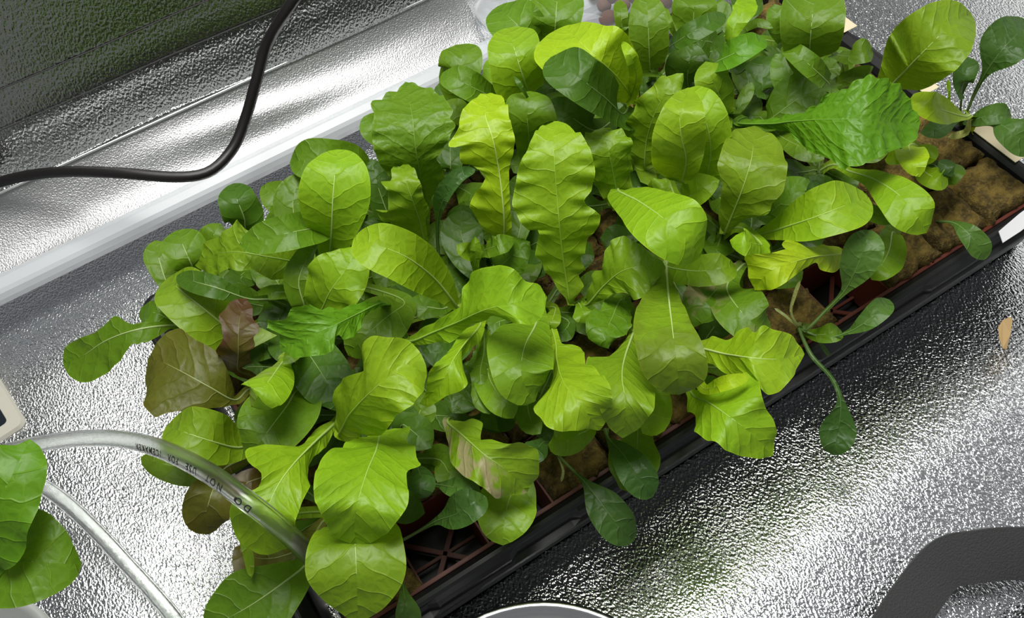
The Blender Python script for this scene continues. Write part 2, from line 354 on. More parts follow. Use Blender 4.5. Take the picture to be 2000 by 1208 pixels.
# ------------------------------------------------------------------ leaves
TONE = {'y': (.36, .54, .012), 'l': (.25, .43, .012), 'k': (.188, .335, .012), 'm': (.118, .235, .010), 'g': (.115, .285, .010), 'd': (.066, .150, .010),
        's': (.052, .125, .020), 't': (.088, .185, .028), 'o': (.12, .135, .012), 'r': (.115, .095, .013), 'p': (.42, .47, .15)}
STY = {  # cup, ruffle amplitude, ruffle count, edge lobes, rib width mm, rib paleness, gloss-bulge
    'rom': (.15, .05, 2.2, .015, 1.1, .55, .04), 'oak': (.05, .24, 3.2, .10, 1.0, .28, .09), 'ice': (.0, .32, 5.5, .10, .8, .2, .08),
    'fri': (-.02, .40, 5.0, .14, .9, .25, .07), 'spi': (.16, .06, 1.6, .02, .9, .15, .10), 'flat': (.08, .09, 2., .03, .8, .3, .05)}
def leaf(parent, crown, tone, sty, pts, red=0., brown=0., cup=None, roll=0., seed=None, pale=None, L=None, R=None):
    """pts: base to tip, (x, y, height in cm, half width on the left, half width on the right), widths in pixels of the photograph"""
    rs = np.random.RandomState(seed); c_, ra, rn, lob, ribw, rpale, bul = STY[sty]
    if cup is not None: c_ = cup
    if pale is not None: rpale = pale
    Q = []
    for p in pts:
        x, y, z = p[:3]; wl = p[3] if len(p) > 3 else 30.; wr = p[4] if len(p) > 4 else wl
        q = U(x, y, z/100); Q.append([*q, wl, wr])
    Q = np.array(Q); base_t = 0.
    pet = .0016 if sty == 'spi' else .0028
    pw = pet*F/np.linalg.norm(Q[0, :3]-CAM)
    c = np.array(crown, float)
    if np.linalg.norm(Q[0, :3]-c) > .012:
        k1 = c*.55 + Q[0, :3]*.45; k1[2] = max(c[2], .6*Q[0, 2]+.4*c[2])
        Q = np.vstack([[*c, pw, pw], [*k1, pw, pw], Q])
    else: Q = np.vstack([[*c, pw, pw], Q])
    seg = np.linalg.norm(np.diff(Q[:, :3], axis=0), axis=1); L0 = seg.sum(); base_t = 1-seg[len(Q)-len(pts):].sum()/L0
    ns = int(np.clip(L0/.0022, 18, 60)) if L is None else int(np.clip(L0/.0012, 50, 84)); nu = 8 if max(Q[:, 3:].ravel()) < 20 else 12
    C = catmull(Q, ns); M = C[:, :3]; wl, wr = np.maximum(C[:, 3], 1.2), np.maximum(C[:, 4], 1.2)
    t = np.linspace(0, 1, ns); tl = np.linspace(0, L0, ns)
    dist = np.linalg.norm(M-CAM, axis=1); ppm = F/dist
    T = np.gradient(M, axis=0); T /= np.linalg.norm(T, axis=1)[:, None]
    view = (CAM-M)/dist[:, None]; up = np.array([0, 0, 1.])
    N = .62*view + .38*up; N -= T*(N*T).sum(1)[:, None]; N /= np.linalg.norm(N, axis=1)[:, None]
    if roll:
        a = math.radians(roll); N = N*math.cos(a) + np.cross(T, N)*math.sin(a)
    LAT = np.cross(N, T)                                    # to the left of travel seen from above
    # foreshortening of the lateral direction
    vl = LAT - view*(LAT*view).sum(1)[:, None]; fs = np.clip(np.linalg.norm(vl, axis=1), .45, 1)
    # angle between projected lateral and midrib
    vt = T - view*(T*view).sum(1)[:, None]; vt /= np.linalg.norm(vt, axis=1)[:, None]+1e-9
    per = vl - vt*(vl*vt).sum(1)[:, None]; fs = np.clip(np.linalg.norm(per, axis=1), .45, 1)
    wl, wr = wl/ppm/fs, wr/ppm/fs
    Lb = L0
    capL = np.clip(max(wl[-1], wr[-1])*2.5/Lb, .05, .45)
    cap = np.where(t > 1-capL, np.sqrt(np.clip(1-np.clip((t-1+capL)/capL, 0, 1)**2.0, 0, 1)), 1.)
    wl *= cap; wr *= cap
    wm = max(wl.max(), wr.max())
    us = np.linspace(-1, 1, 2*nu+1); us = np.sign(us)*np.abs(us)**.9
    EDGE = {}
    if L is not None:                                       # both edges traced: meet the leaf plane of each station
        mq = (M-CAM) @ ROT; mx = np.c_[1000+F*mq[:, 0]/-mq[:, 2], 604-F*mq[:, 1]/-mq[:, 2]]
        for sg, E in ((1, L), (-1, R)):
            E = np.array(E, float); bl = np.where(t >= base_t-1e-6)[0]; par = []
            tot = np.r_[0, np.cumsum(np.linalg.norm(np.diff(E, axis=0), axis=1))]; tot /= tot[-1]
            for e, fr in zip(E, tot):
                d2 = ((mx[bl]-e)**2).sum(1)/900. + 6.*((t[bl]-base_t)/(1-base_t)-fr)**2*4; par.append(t[bl][int(np.argmin(d2))])
            par = np.array(par); par[0] = base_t; par[-1] = 1.
            par = np.maximum.accumulate(par); par = np.minimum(par + np.linspace(0, 1e-3, len(par)), 1+1e-3); par = (par-par[0])/(par[-1]-par[0])*(1-base_t)+base_t
            par = .4*par + .6*(base_t+(1-base_t)*tot)
            ex = np.c_[np.interp(t, par, E[:, 0]), np.interp(t, par, E[:, 1])]
            sm = ex.copy(); sm[1:-1] = .25*ex[:-2]+.5*ex[1:-1]+.25*ex[2:]; ex = sm
            rd = np.c_[(ex[:, 0]-1000)/F, -(ex[:, 1]-604)/F, -np.ones(ns)] @ ROT.T
            den = (rd*N).sum(1); tt_ = ((M-CAM)*N).sum(1)/np.where(np.abs(den) < .15, -.15, den)
            t0_ = ((M-CAM)*view).sum(1)/(rd*view).sum(1); flat = np.linalg.norm(CAM + rd*t0_[:, None] - M, axis=1)
            rl = np.linalg.norm(rd, axis=1); tt_ = t0_ + np.clip((tt_-t0_)*rl, -.55*flat, .55*flat)/rl
            V_ = CAM + rd*tt_[:, None] - M
            k_ = sstep(t, base_t-.02, base_t+.02)[:, None]
            wv0 = (pet)*np.ones(ns)
            V_ = V_*k_ + (1-k_)*LAT*sg*wv0[:, None]
            EDGE[sg] = V_
            wvn = np.linalg.norm(V_, axis=1)
            if sg > 0: wl = wvn
            else: wr = wvn
        wm = max(wl.max(), wr.max())
    Vv = np.zeros((ns, len(us), 3)); UVm = np.zeros((ns, len(us), 2)); UVn = np.zeros((ns, len(us), 2))
    ph = rs.rand(4)*6.28; on = sstep(t, .18, .4)
    nL = np.array([[noise.noise(Vector((a*rn*1.7*Lb/.07+ph[0]*3, sd*5.3+ph[1], 0))) for a in t] for sd in (0, 1)])
    nB = rs.rand(2)*50
    fbase = rn*Lb/.07
    for s_i, (sg, wv) in enumerate(((1, wl), (-1, wr))):
        idx = np.where(us >= 0)[0] if sg > 0 else np.where(us < 0)[0]
        wob = 1 + on*lob*1.9*nL[s_i]
        if sty in ('ice', 'fri'):
            wob = wob + on*np.array([.13*abs(noise.noise(Vector((a*fbase*2.6+ph[0]*9, s_i*7., 2.)))) + .05*noise.noise(Vector((a*fbase*6+ph[1]*9, s_i*7., 2.))) for a in t]) - .04*on
        for k in idx:
            u = abs(us[k]); e = u**2.2
            amp = ra*wm*.55*e*on*np.minimum(1, wv/(.35*wm+1e-9))
            dz = c_*wv*u*u + amp*(.75*np.sin(2*PI*fbase*t*1.15+ph[2+s_i]+.5*u+3*nL[1-s_i]) + 1.5*nL[s_i])
            if bul:
                dz = dz + np.array([noise.noise(Vector((us[k]*wv[a]*52+nB[0], tl[a]*52, nB[1]))) for a in range(ns)])*bul*wm*.55*np.minimum(1, wv/(.4*wm+1e-9))
            cr = (M + LAT*(sg*u*wv*wob)[:, None] + N*dz[:, None]) if L is None else (M + EDGE[sg]*u + N*(dz*(1-.45*e)*.75)[:, None])
            Vv[:, k] = cr; UVm[:, k, 0] = sg*u*wv; UVm[:, k, 1] = tl; UVn[:, k, 0] = us[k]*.5+.5; UVn[:, k, 1] = t
    n2 = len(us); Fc = [(a*n2+b, a*n2+b+1, (a+1)*n2+b+1, (a+1)*n2+b) for a in range(ns-1) for b in range(n2-1)]
    col = np.array(TONE[tone])*(1+.10*(rs.rand()-.5))*np.array([1+.12*(rs.rand()-.5), 1, 1])
    o = obj('leaf', Vv.reshape(-1, 3), Fc, LEAF, parent, True, {'metres': UVm.reshape(-1, 2)+RNGOFF(rs), 'norm': UVn.reshape(-1, 2)})
    o['leaf_color'] = [float(v) for v in col]; o['leaf_red'] = float(red); o['leaf_blister'] = 1. if sty == 'ice' else .5 if sty != 'spi' else .9; o['leaf_brown'] = float(brown)
    if red >= .5: o['label'] = 'brownish red leaf'
    elif brown: o['label'] = 'leaf with a withered pale brown patch'
    # midrib and stalk
    kk = int(ns*.88); r = 1.12*(ribw/1000)*(1-t[:kk]/.90)**.8*(1.0 if sty != 'spi' else np.where(t[:kk] < .5, 1.15, .8))
    r = np.minimum(r, np.maximum(np.minimum(wl, wr)[:kk]*.75, .0004) if sty != 'spi' else 9)
    mid = Vv[:kk, nu] - N[:kk]*(r*.15)[:, None]
    sel = np.unique(np.linspace(0, kk-1, max(6, kk//2)).astype(int))
    Vr, Fr = tube_geo(mid[sel], r[sel], 6)
    ro = obj('midrib', Vr, Fr, RIB, o)
    ro['leaf_color'] = [float(v) for v in col]; ro['rib_pale'] = float(rpale)*.7
    return o
def RNGOFF(rs): return np.array([0., rs.rand()*.01])

def plant(name, label, cat, crown, leaves, zc=.056, group='lettuce seedlings in the cell tray'):
    c = U(*crown, zc); t = thing(name, c, label, cat, group)
    for k, L in enumerate(leaves):
        tone, sty, pts = L[:3]; kw = L[3] if len(L) > 3 else {}
        kw.setdefault('seed', int(crown[0]*7+crown[1]*3+k*131) % 100000)
        leaf(t, c, tone, sty, pts, **kw)
    if name == LP and zc < .08 and crown[0] < 1640:                             # low filler leaves around the crown, invented to darken the gaps between plants
        rs = np.random.RandomState(int(crown[0]*3+crown[1]))
        a0 = rs.rand()*6.28
        for k in range(5):
            a = a0 + k*1.27 + .5*rs.rand(); ln = .032 + .020*rs.rand()
            pts = []
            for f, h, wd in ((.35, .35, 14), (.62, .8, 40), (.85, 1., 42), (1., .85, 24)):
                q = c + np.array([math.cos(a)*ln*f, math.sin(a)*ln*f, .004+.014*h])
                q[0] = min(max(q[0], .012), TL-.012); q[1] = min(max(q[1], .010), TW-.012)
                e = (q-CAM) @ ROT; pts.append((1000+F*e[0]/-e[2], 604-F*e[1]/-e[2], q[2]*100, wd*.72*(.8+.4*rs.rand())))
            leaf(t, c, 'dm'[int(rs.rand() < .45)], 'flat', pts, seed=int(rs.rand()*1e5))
    return t
LP, SP = 'lettuce_plant', 'spinach_plant'
GS = 'spinach seedlings in the cell tray'
R = dict
plant(LP, 'lettuce with a spoon-shaped leaf reaching left over the foil, beside the tray corner', 'lettuce', (470, 660), [
    ('m', 'oak', [(337,636,9),(265,645,10),(207,666,9.5),(157,698,8.5),(123,710,7.8)], R(pale=.6, L=[(335,640),(312,656),(302,661),(288,670),(274,669),(269,676),(262,669),(250,682),(234,706),(207,731),(182,746),(157,748),(137,735),(124,712)], R=[(338,630),(300,629),(278,630),(260,635),(245,629),(231,618),(222,617),(200,640),(182,652),(155,661),(136,670),(126,682),(123,708)])),
    ('m', 'oak', [(345,630,8.5,10),(305,612,9.5,22,22),(272,612,8.5,12)]),
    ('k', 'rom', [(455,650,9,40,45),(400,605,11,55,58),(350,565,11.5,48,48),(325,545,10.5,28)]),
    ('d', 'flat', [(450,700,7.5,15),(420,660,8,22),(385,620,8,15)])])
plant(LP, 'lettuce with two rounded green leaves standing at the back left tray corner', 'lettuce', (429, 590), [
    ('m', 'rom', [(335,565,8,12),(310,505,9,26,26),(302,470,9,20)]),
    ('m', 'rom', [(383,535,9.5,10),(370,508,11,36,38),(354,472,11.5,38,38),(346,450,11,24)], R(pale=.55))])
plant(LP, 'lettuce with a narrow dark glossy leaf lying over a wide pale lime leaf', 'lettuce', (585, 615), [
    ('d', 'rom', [(484,584,11,7),(425,563,12.5,21),(375,549,12.5,20),(345,539,12,10)], R(cup=.05)),
    ('m', 'rom', [(595,600,10,22),(583,550,11.5,28,26),(600,505,12,24,12),(617,472,12,6)]),
    ('k', 'rom', [(570,572,9,12),(530,572,9.5,14),(495,580,9,5)]),
    ('l', 'oak', [(618,622,9,12),(645,570,11.5,60,52),(680,520,12.5,55,50),(700,480,12.5,35)])])
plant(LP, 'lettuce with one small round green leaf peeping out beside the white pole', 'lettuce', (500, 520), [
    ('m', 'rom', [(412,492,9,15),(418,458,10,28),(430,436,10,18)])])
plant(LP, 'lettuce with a wide crinkled leaf spread left and a dark oval leaf behind it', 'lettuce', (620, 490), [
    ('k', 'ice', [(600,513,10),(530,503,11.5),(460,492,12),(410,500,11.2),(379,515,10.5)], R(roll=-10, L=[(600,545),(558,545),(531,548),(513,538),(490,525),(468,531),(444,523),(424,542),(389,527),(379,516)], R=[(600,480),(560,470),(520,462),(480,450),(460,424),(452,440),(424,464),(394,476),(385,505),(379,514)])),
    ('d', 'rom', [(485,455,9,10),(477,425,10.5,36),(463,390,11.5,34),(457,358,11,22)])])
plant(LP, 'lettuce with oval green leaves lying beside the pole behind the tall lime leaf', 'lettuce', (740, 420), [
    ('m', 'rom', [(635,440,12,26),(575,453,14,34),(515,466,14,30),(468,478,13.5,16)]),
    ('m', 'rom', [(575,405,9.5,28),(540,383,10.5,32),(510,365,10.5,20)]),
    ('m', 'rom', [(585,440,10,30),(572,395,11,40),(590,340,11.5,40)]),
    ('m', 'rom', [(690,330,11,38),(640,312,12.5,38),(590,313,12.5,36),(566,318,12,20)]),
    ('d', 'rom', [(765,440,9,20),(740,370,11,26),(726,310,12,16)])])
plant(LP, 'lettuce with a tall lime leaf with a white midrib standing over the pole', 'lettuce', (680, 560), [
    ('l', 'rom', [(646,500,10,18,15),(648,450,13,45,45),(650,390,15,64,70),(655,330,16,55,62),(659,292,15.5,28,38)], R(pale=.95)),
    ('m', 'flat', [(790,590,9,18),(755,620,10.5,48),(710,660,10.5,50),(680,695,9.5,30)])])
plant(LP, 'lettuce with a broad lime leaf arching left from the bent spinach leaf', 'lettuce', (896, 608), [
    ('l', 'rom', [(893,600,9,8,8),(852,548,12,36,32),(795,503,15,54,46),(735,478,16,50,44),(690,468,15.3,32,30)], R(pale=.5)),
    ('m', 'rom', [(862,604,8.5,12),(825,598,9,28),(795,592,9,20)])])
plant(SP, 'spinach with one dark bent leaf on a tall thin stalk amid the lettuces', 'spinach', (872, 575), [
    ('s', 'spi', [(868,560,8,2),(857,500,10,3),(855,430,13,5),(868,388,15,20,10),(898,350,16,20,8),(928,330,15.8,8)], R(cup=.3))], group=GS)
plant('red_lettuce_plant', 'red lettuce with a brownish red leaf and a wide olive leaf over the foil', 'lettuce', (515, 760), [
    ('r', 'oak', [(466,724,9.5),(466,690,11.5),(466,650,12.3),(470,615,12.3),(479,583,12)], R(red=.8, pale=.1, L=[(455,728),(437,716),(422,681),(436,664),(432,634),(426,619),(441,602),(448,591),(465,585),(479,583)], R=[(468,722),(492,711),(487,689),(499,676),(494,659),(507,648),(508,638),(493,622),(494,604),(484,587),(480,583)])),
    ('o', 'flat', [(458,782,9),(410,757,10.5),(352,725,11),(310,705,10.8),(288,705,10.4)], R(red=.18, pale=.5, cup=-.02, L=[(458,790),(439,796),(373,800),(322,808),(304,818),(278,791),(286,764),(281,742),(288,712)], R=[(460,770),(455,748),(440,715),(428,690),(400,672),(375,660),(352,640),(327,648),(306,669),(290,700)]))], group=None)
plant(LP, 'lettuce with a small puckered lime leaf marked with brown spots', 'lettuce', (590, 720), [
    ('l', 'rom', [(555,705,11,10),(532,735,14,38,34),(508,768,15,44,42),(490,795,14,28)], R(brown=.35, cup=-.3)),
    ('k', 'flat', [(580,680,10,12),(570,695,12.5,14),(552,712,12.5,8)]),
    ('d', 'flat', [(600,690,10,45),(625,725,10.5,55),(655,775,10.5,45),(663,805,10,22)])])
plant(LP, 'lettuce with a heavily veined leaf above the printed tube and olive leaves under it', 'lettuce', (560, 880), [
    ('k', 'rom', [(462,875,9.5,25,38),(412,862,11.5,44,54),(360,845,12,44,48),(325,833,11,28,28)], R(pale=.45)),
    ('m', 'flat', [(440,905,8,25),(375,915,8.5,34,36),(312,905,8.5,26,20),(275,893,8,7)], R(red=.15)),
    ('o', 'rom', [(440,915,8.5,15),(415,960,9.5,38,38),(402,1010,9,46,44),(408,1045,8,30)], R(red=.25)),
    ('r', 'oak', [(520,930,8,20),(480,945,8.5,26),(447,990,8,25)], R(red=.6))])
plant(LP, 'lettuce with a lobed lime leaf crossed by the clear tube', 'lettuce', (690, 815), [
    ('m', 'rom', [(590,760,9,30),(556,800,11,62),(512,858,11.5,60),(485,898,10.5,36)], R(roll=8)),
    ('l', 'oak', [(653,828,9),(607,872,12),(572,908,13.5),(545,945,14),(520,1000,14),(515,1045,13),(527,1085,12)], R(pale=.5, L=[(658,832),(650,848),(632,882),(614,890),(603,910),(600,930),(608,947),(590,980),(578,1015),(573,1048),(560,1074),(528,1084)], R=[(648,822),(612,842),(595,867),(558,887),(521,868),(491,872),(474,887),(483,912),(512,926),(509,949),(488,961),(453,978),(447,1003),(457,1040),(475,1065),(500,1082),(527,1085)])),
    ('l', 'oak', [(662,850,10),(680,815,13),(715,775,15.5),(755,740,16.5),(795,712,16.5),(833,722,16)], R(L=[(655,845),(655,800),(656,760),(675,736),(710,726),(714,700),(709,670),(724,655),(760,660),(800,664),(822,685),(832,715)], R=[(668,862),(690,868),(705,848),(742,853),(765,832),(768,815),(804,793),(828,764),(834,735)]))])
plant(LP, 'lettuce with a broad fan-shaped lime leaf hanging over the front left cells', 'lettuce', (765, 815), [
    ('l', 'oak', [(744,840,10),(735,880,13),(714,930,15),(698,985,15.5),(692,1030,14.5),(696,1065,13.5)], R(pale=.35, L=[(752,842),(775,836),(801,840),(803,850),(790,853),(811,874),(812,899),(826,911),(793,921),(797,954),(799,978),(784,1011),(749,1045),(719,1060),(697,1065)], R=[(735,842),(690,860),(668,874),(650,884),(625,902),(614,930),(611,958),(616,988),(630,1012),(640,1035),(655,1052),(676,1062),(696,1065)]))])
plant(LP, 'lettuce with the lowest round lime leaf, drooping over the near tray corner', 'lettuce', (653, 1000), [
    ('k', 'rom', [(695,1010,11,50),(694,1060,13.5,86),(696,1115,13.5,92),(698,1175,12.5,72),(700,1215,11.5,45)], R(pale=.6, cup=.04)),
    ('o', 'flat', [(600,1065,8,32),(540,1090,8.5,44),(485,1088,8,40),(458,1070,8,22)], R(red=.45)),
    ('k', 'flat', [(478,1040,11,7),(486,1090,10.5,9),(491,1130,10,5)]),
    ('m', 'rom', [(600,1100,8,20,16),(555,1138,9,48,40),(495,1180,9,78,66),(435,1215,8.5,62,55),(405,1240,8,40)])])
plant(LP, 'lettuce with one crinkled bright leaf lying left and one lobed lime leaf right', 'lettuce', (775, 640), [
    ('g', 'ice', [(745,592,12),(700,612,13.5),(655,635,15),(605,655,15),(570,672,14.3),(548,683,13.8)], R(pale=.2, L=[(745,596),(728,608),(712,616),(703,644),(688,664),(668,664),(656,653),(656,672),(648,689),(613,696),(574,700),(549,685)], R=[(740,588),(698,594),(660,602),(623,603),(571,597),(563,612),(563,624),(534,627),(517,624),(524,648),(545,634),(541,654),(547,680)])),
    ('l', 'oak', [(798,667,10),(850,648,12),(900,627,14),(945,607,16),(1000,592,17),(1040,584,16.5),(1068,581,16)], R(pale=.25, L=[(797,660),(825,642),(860,625),(887,610),(905,592),(905,560),(922,532),(973,517),(1002,523),(1030,551),(1054,555),(1068,580)], R=[(800,674),(830,674),(864,667),(881,673),(899,650),(920,635),(945,630),(965,616),(996,630),(1038,636),(1058,622),(1068,582)])),
    ('m', 'flat', [(800,690,8,20),(770,720,9,36),(740,745,9,25)])])
plant(LP, 'lettuce with a forked bright leaf and dark frilled leaves below, left of centre', 'lettuce', (950, 640), [
    ('l', 'oak', [(935,640,11),(905,675,13.5),(880,712,14.5),(862,750,14),(820,789,12.5)], R(L=[(948,640),(940,665),(915,686),(896,704),(907,723),(915,750),(903,764),(874,772),(856,785),(838,796),(820,790)], R=[(905,640),(897,655),(875,690),(850,712),(837,727),(833,764),(820,788)])),
    ('k', 'rom', [(950,700,10,20),(957,742,11,32),(985,788,11.5,34),(1003,818,11,20)]),
    ('d', 'ice', [(930,735,9,30),(902,775,9.5,50),(884,808,9.5,32)]),
    ('m', 'fri', [(945,690,10,10),(938,730,11,18),(945,780,11,22),(957,810,11,13)]),
    ('d', 'flat', [(900,680,8,20),(860,690,8.5,34),(825,690,8.5,20)])])
plant(LP, 'lettuce with two broad lime leaves side by side hanging at the centre front', 'lettuce', (1062, 612), [
    ('k', 'rom', [(1055,600,9,10),(1046,635,11,28,40),(1024,680,13.5,58,72),(1018,730,14,62,56),(1034,772,13,42,42),(1045,785,12.5,24)], R(cup=-.05)),
    ('l', 'oak', [(1085,668,10),(1088,705,12),(1102,750,14.5),(1135,793,15),(1170,841,13.6)], R(pale=.12, L=[(1095,670),(1114,676),(1135,675),(1142,695),(1143,715),(1168,727),(1192,754),(1198,781),(1193,812),(1172,840)], R=[(1075,672),(1080,705),(1080,740),(1072,775),(1040,802),(1056,818),(1069,838),(1102,844),(1143,836),(1168,842)])),
    ('k', 'flat', [(1085,602,8,6),(1078,628,9.5,17),(1074,648,9,11)]),
    ('d', 'flat', [(1112,630,7.5,10),(1096,652,8,24),(1082,666,8,14)])])
plant('frilly_lettuce_plant', 'frilly oak-leaved lettuce standing upright in the middle of the tray', 'lettuce', (1122, 600), [
    ('l', 'fri', [(1113,590,8.5),(1106,545,10),(1098,490,12),(1092,430,14),(1088,385,15),(1083,320,16.5),(1081,275,17),(1081,238,16.5)], R(pale=.1, L=[(1110,588),(1092,570),(1080,548),(1064,532),(1060,515),(1043,500),(1052,470),(1054,446),(1034,453),(1014,430),(999,398),(1005,370),(1012,330),(1025,300),(1037,280),(1050,252),(1065,241),(1081,238)], R=[(1117,590),(1130,575),(1143,560),(1128,538),(1147,528),(1133,512),(1143,487),(1150,465),(1167,450),(1175,420),(1158,410),(1143,400),(1138,388),(1157,374),(1163,330),(1151,286),(1127,253),(1106,240),(1081,237)])),
    ('k', 'fri', [(1146,596,9),(1180,558,11),(1215,530,12.5),(1255,520,13),(1300,523,12)], R(L=[(1143,588),(1155,555),(1157,530),(1173,531),(1183,516),(1180,491),(1196,468),(1215,458),(1250,478),(1285,505),(1300,522)], R=[(1150,598),(1183,584),(1205,570),(1222,572),(1232,586),(1250,586),(1268,572),(1270,552),(1297,537),(1300,524)])),
    ('k', 'fri', [(1135,600,9,8),(1140,615,9.5,26),(1150,632,9,16)])], group=None)
plant(LP, 'lettuce with a thick puckered leaf right of centre, its lime base facing up', 'lettuce', (1245, 640), [
    ('k', 'rom', [(1237,650,10),(1220,700,12.5),(1215,740,14.5),(1222,790,14.8),(1217,856,13)], R(cup=-.12, L=[(1242,650),(1250,700),(1268,728),(1281,752),(1278,797),(1250,838),(1218,856)], R=[(1230,652),(1208,680),(1188,697),(1160,698),(1149,690),(1143,713),(1160,760),(1175,810),(1190,840),(1215,856)])),
    ('l', 'rom', [(1240,720,11,40),(1268,785,12,42),(1272,825,11.5,36),(1255,848,11,22)]),
    ('m', 'ice', [(1215,585,9,15),(1196,620,10.5,40,38),(1182,658,11,36,40),(1188,682,10.5,18)]),
    ('m', 'flat', [(1245,860,8.5,30),(1240,895,9,48,50),(1220,940,9,38),(1210,955,8.5,22)])])
plant(LP, 'lettuce with a long bronze-flushed leaf hanging right of centre', 'lettuce', (1298, 520), [
    ('k', 'rom', [(1302,535,11,6,8),(1306,580,13,20,45),(1313,640,15.5,38,74),(1320,698,16,56,72),(1325,745,15,56,54),(1326,772,14,32,30)], R(red=.28, pale=.85)),
    ('k', 'rom', [(1300,520,10,20),(1360,530,12,30),(1412,525,12.5,30),(1437,520,12,20)], R(red=.15)),
    ('d', 'flat', [(1320,560,8,14),(1345,600,8,26),(1340,640,8,18)])])
plant(LP, 'lettuce with small crumpled shoots between the tall leaves, left of centre', 'lettuce', (968, 520), [
    ('m', 'ice', [(965,530,9,18),(1000,500,10,40),(1035,472,10.5,24)]),
    ('k', 'ice', [(930,530,9,5),(929,490,11,11),(928,462,11.5,9)], R(cup=.5)),
    ('k', 'ice', [(925,500,9.5,7),(907,488,11,18),(892,478,11,13)], R(cup=.4)),
    ('m', 'ice', [(945,490,10,12),(975,478,11.5,20),(1003,463,11,14)]),
    ('d', 'flat', [(940,540,8,15),(915,500,8.5,35),(900,450,9,40),(905,410,9,22)])])
plant(LP, 'lettuce with a yellow-green frilled leaf with a pale midrib, upper centre', 'lettuce', (990, 485), [
    ('y', 'fri', [(985,470,9),(985,430,11),(981,385,12.5),(974,330,14),(962,270,15.8),(948,225,16.2),(958,182,15.5)], R(pale=.8, L=[(968,468),(950,450),(932,431),(915,402),(932,373),(952,345),(932,327),(899,321),(897,298),(908,284),(875,290),(876,273),(899,253),(895,232),(911,203),(932,188),(958,181)], R=[(996,470),(1000,447),(997,410),(995,373),(994,331),(1004,290),(1006,269),(998,240),(990,207),(985,190),(960,181)])),
    ('m', 'flat', [(1010,470,8.5,14),(1020,420,9,24),(1015,370,9.5,26),(1012,340,9.5,16)])])
plant(LP, 'lettuce with a large blistered toothed leaf and a frilled leaf in front of it', 'lettuce', (835, 495), [
    ('m', 'ice', [(832,400,10),(822,350,13),(812,290,15.5),(806,235,16.5),(798,190,16),(792,160,15.5)], R(pale=.1, L=[(826,400),(800,375),(770,348),(748,331),(738,312),(729,290),(725,257),(733,219),(722,205),(752,188),(783,170),(791,160)], R=[(838,400),(848,375),(870,350),(862,325),(849,308),(870,288),(880,262),(893,244),(876,232),(888,217),(866,188),(849,176),(824,166),(793,160)])),
    ('k', 'fri', [(832,490,9),(822,440,11.5),(805,390,14),(792,350,15),(791,318,14.5)], R(L=[(826,490),(800,462),(768,440),(745,428),(731,411),(754,414),(761,395),(760,374),(741,354),(766,347),(762,324),(781,329),(791,317)], R=[(838,490),(835,460),(831,430),(838,405),(827,385),(824,365),(813,337),(800,322),(792,317)]))])
plant(LP, 'lettuce with rounded dark leaves half hidden behind the blistered leaf, by the pole', 'lettuce', (880, 360), [
    ('m', 'rom', [(765,270,12,24),(732,246,13,36),(710,228,13,24)]),
    ('d', 'rom', [(892,225,9,20),(868,180,10,22),(857,163,10,14)]),
    ('m', 'rom', [(915,245,10,15),(887,212,11,24),(870,198,11,15)]),
    ('d', 'flat', [(880,330,9,20),(880,280,9.5,34),(890,240,9.5,25)])])
plant(LP, 'lettuce with one upright and one sideways oval green leaf against the white pole', 'lettuce', (985, 280), [
    ('m', 'rom', [(890,175,11,25),(897,140,13,40),(903,105,13.5,38),(903,86,13,24)], R(pale=.35)),
    ('m', 'rom', [(965,195,12,16),(925,172,14,28),(887,152,14.5,26),(864,142,14,13)], R(pale=.3))])
plant(LP, 'lettuce with an upright lime oval leaf with a white midrib, upper centre', 'lettuce', (1055, 240), [
    ('l', 'rom', [(1040,200,11,22),(1023,155,14,58,38),(1009,110,15.5,54,48),(998,72,15.5,42,48),(994,54,15,26,32)], R(pale=.7, red=.1)),
    ('k', 'flat', [(985,260,10,20),(975,215,11,30),(962,160,11.5,20),(955,115,11.5,10)])])
plant(LP, 'lettuce with two oval leaves beneath the clear plastic bag at the back', 'lettuce', (1130, 180), [
    ('m', 'rom', [(1050,100,12,35),(1017,56,14,48),(987,27,14,42),(972,12,13.5,26)], R(pale=.4)),
    ('m', 'rom', [(1085,85,12,15),(1085,45,14,42,46),(1088,5,14.5,48,50),(1090,-25,14,32)])])
plant(LP, 'lettuce with one dark bluish leaf, puckered, left of the toothed midrib leaf', 'lettuce', (1075, 315), [
    ('m', 'rom', [(1035,300,11,18),(1033,265,13.5,32,48),(1030,227,15,44,56),(1034,195,15.5,40,44),(1036,178,15,26)], R(pale=.4)),
    ('d', 'flat', [(1030,190,15.5,2.5),(1014,163,16.5,5),(1003,148,16.5,2.5)])])
plant(LP, 'lettuce with a very wide yellow-lime leaf behind a long dark green leaf', 'lettuce', (1240, 240), [
    ('y', 'flat', [(1238,197,12),(1205,150,15),(1165,112,17),(1130,80,17),(1106,50,16)], R(pale=.3, cup=.05, L=[(1230,202),(1200,200),(1150,180),(1100,155),(1060,138),(1044,120),(1043,104),(1050,86),(1070,66),(1105,50)], R=[(1246,196),(1250,160),(1246,110),(1236,85),(1224,68),(1212,56),(1200,50),(1188,53),(1170,47),(1140,44),(1108,49)])),
    ('d', 'rom', [(1215,222,13,18),(1180,190,16,34,38),(1140,158,18,44,44),(1098,127,18,42),(1075,112,17.5,28)], R(pale=.35)),
    ('l', 'flat', [(1232,190,12.5,10),(1243,150,15,14,12),(1232,108,17,12,10),(1215,80,17,6)]),
    ('d', 'rom', [(1160,255,11,30),(1112,226,12,36),(1075,195,12,26)])])
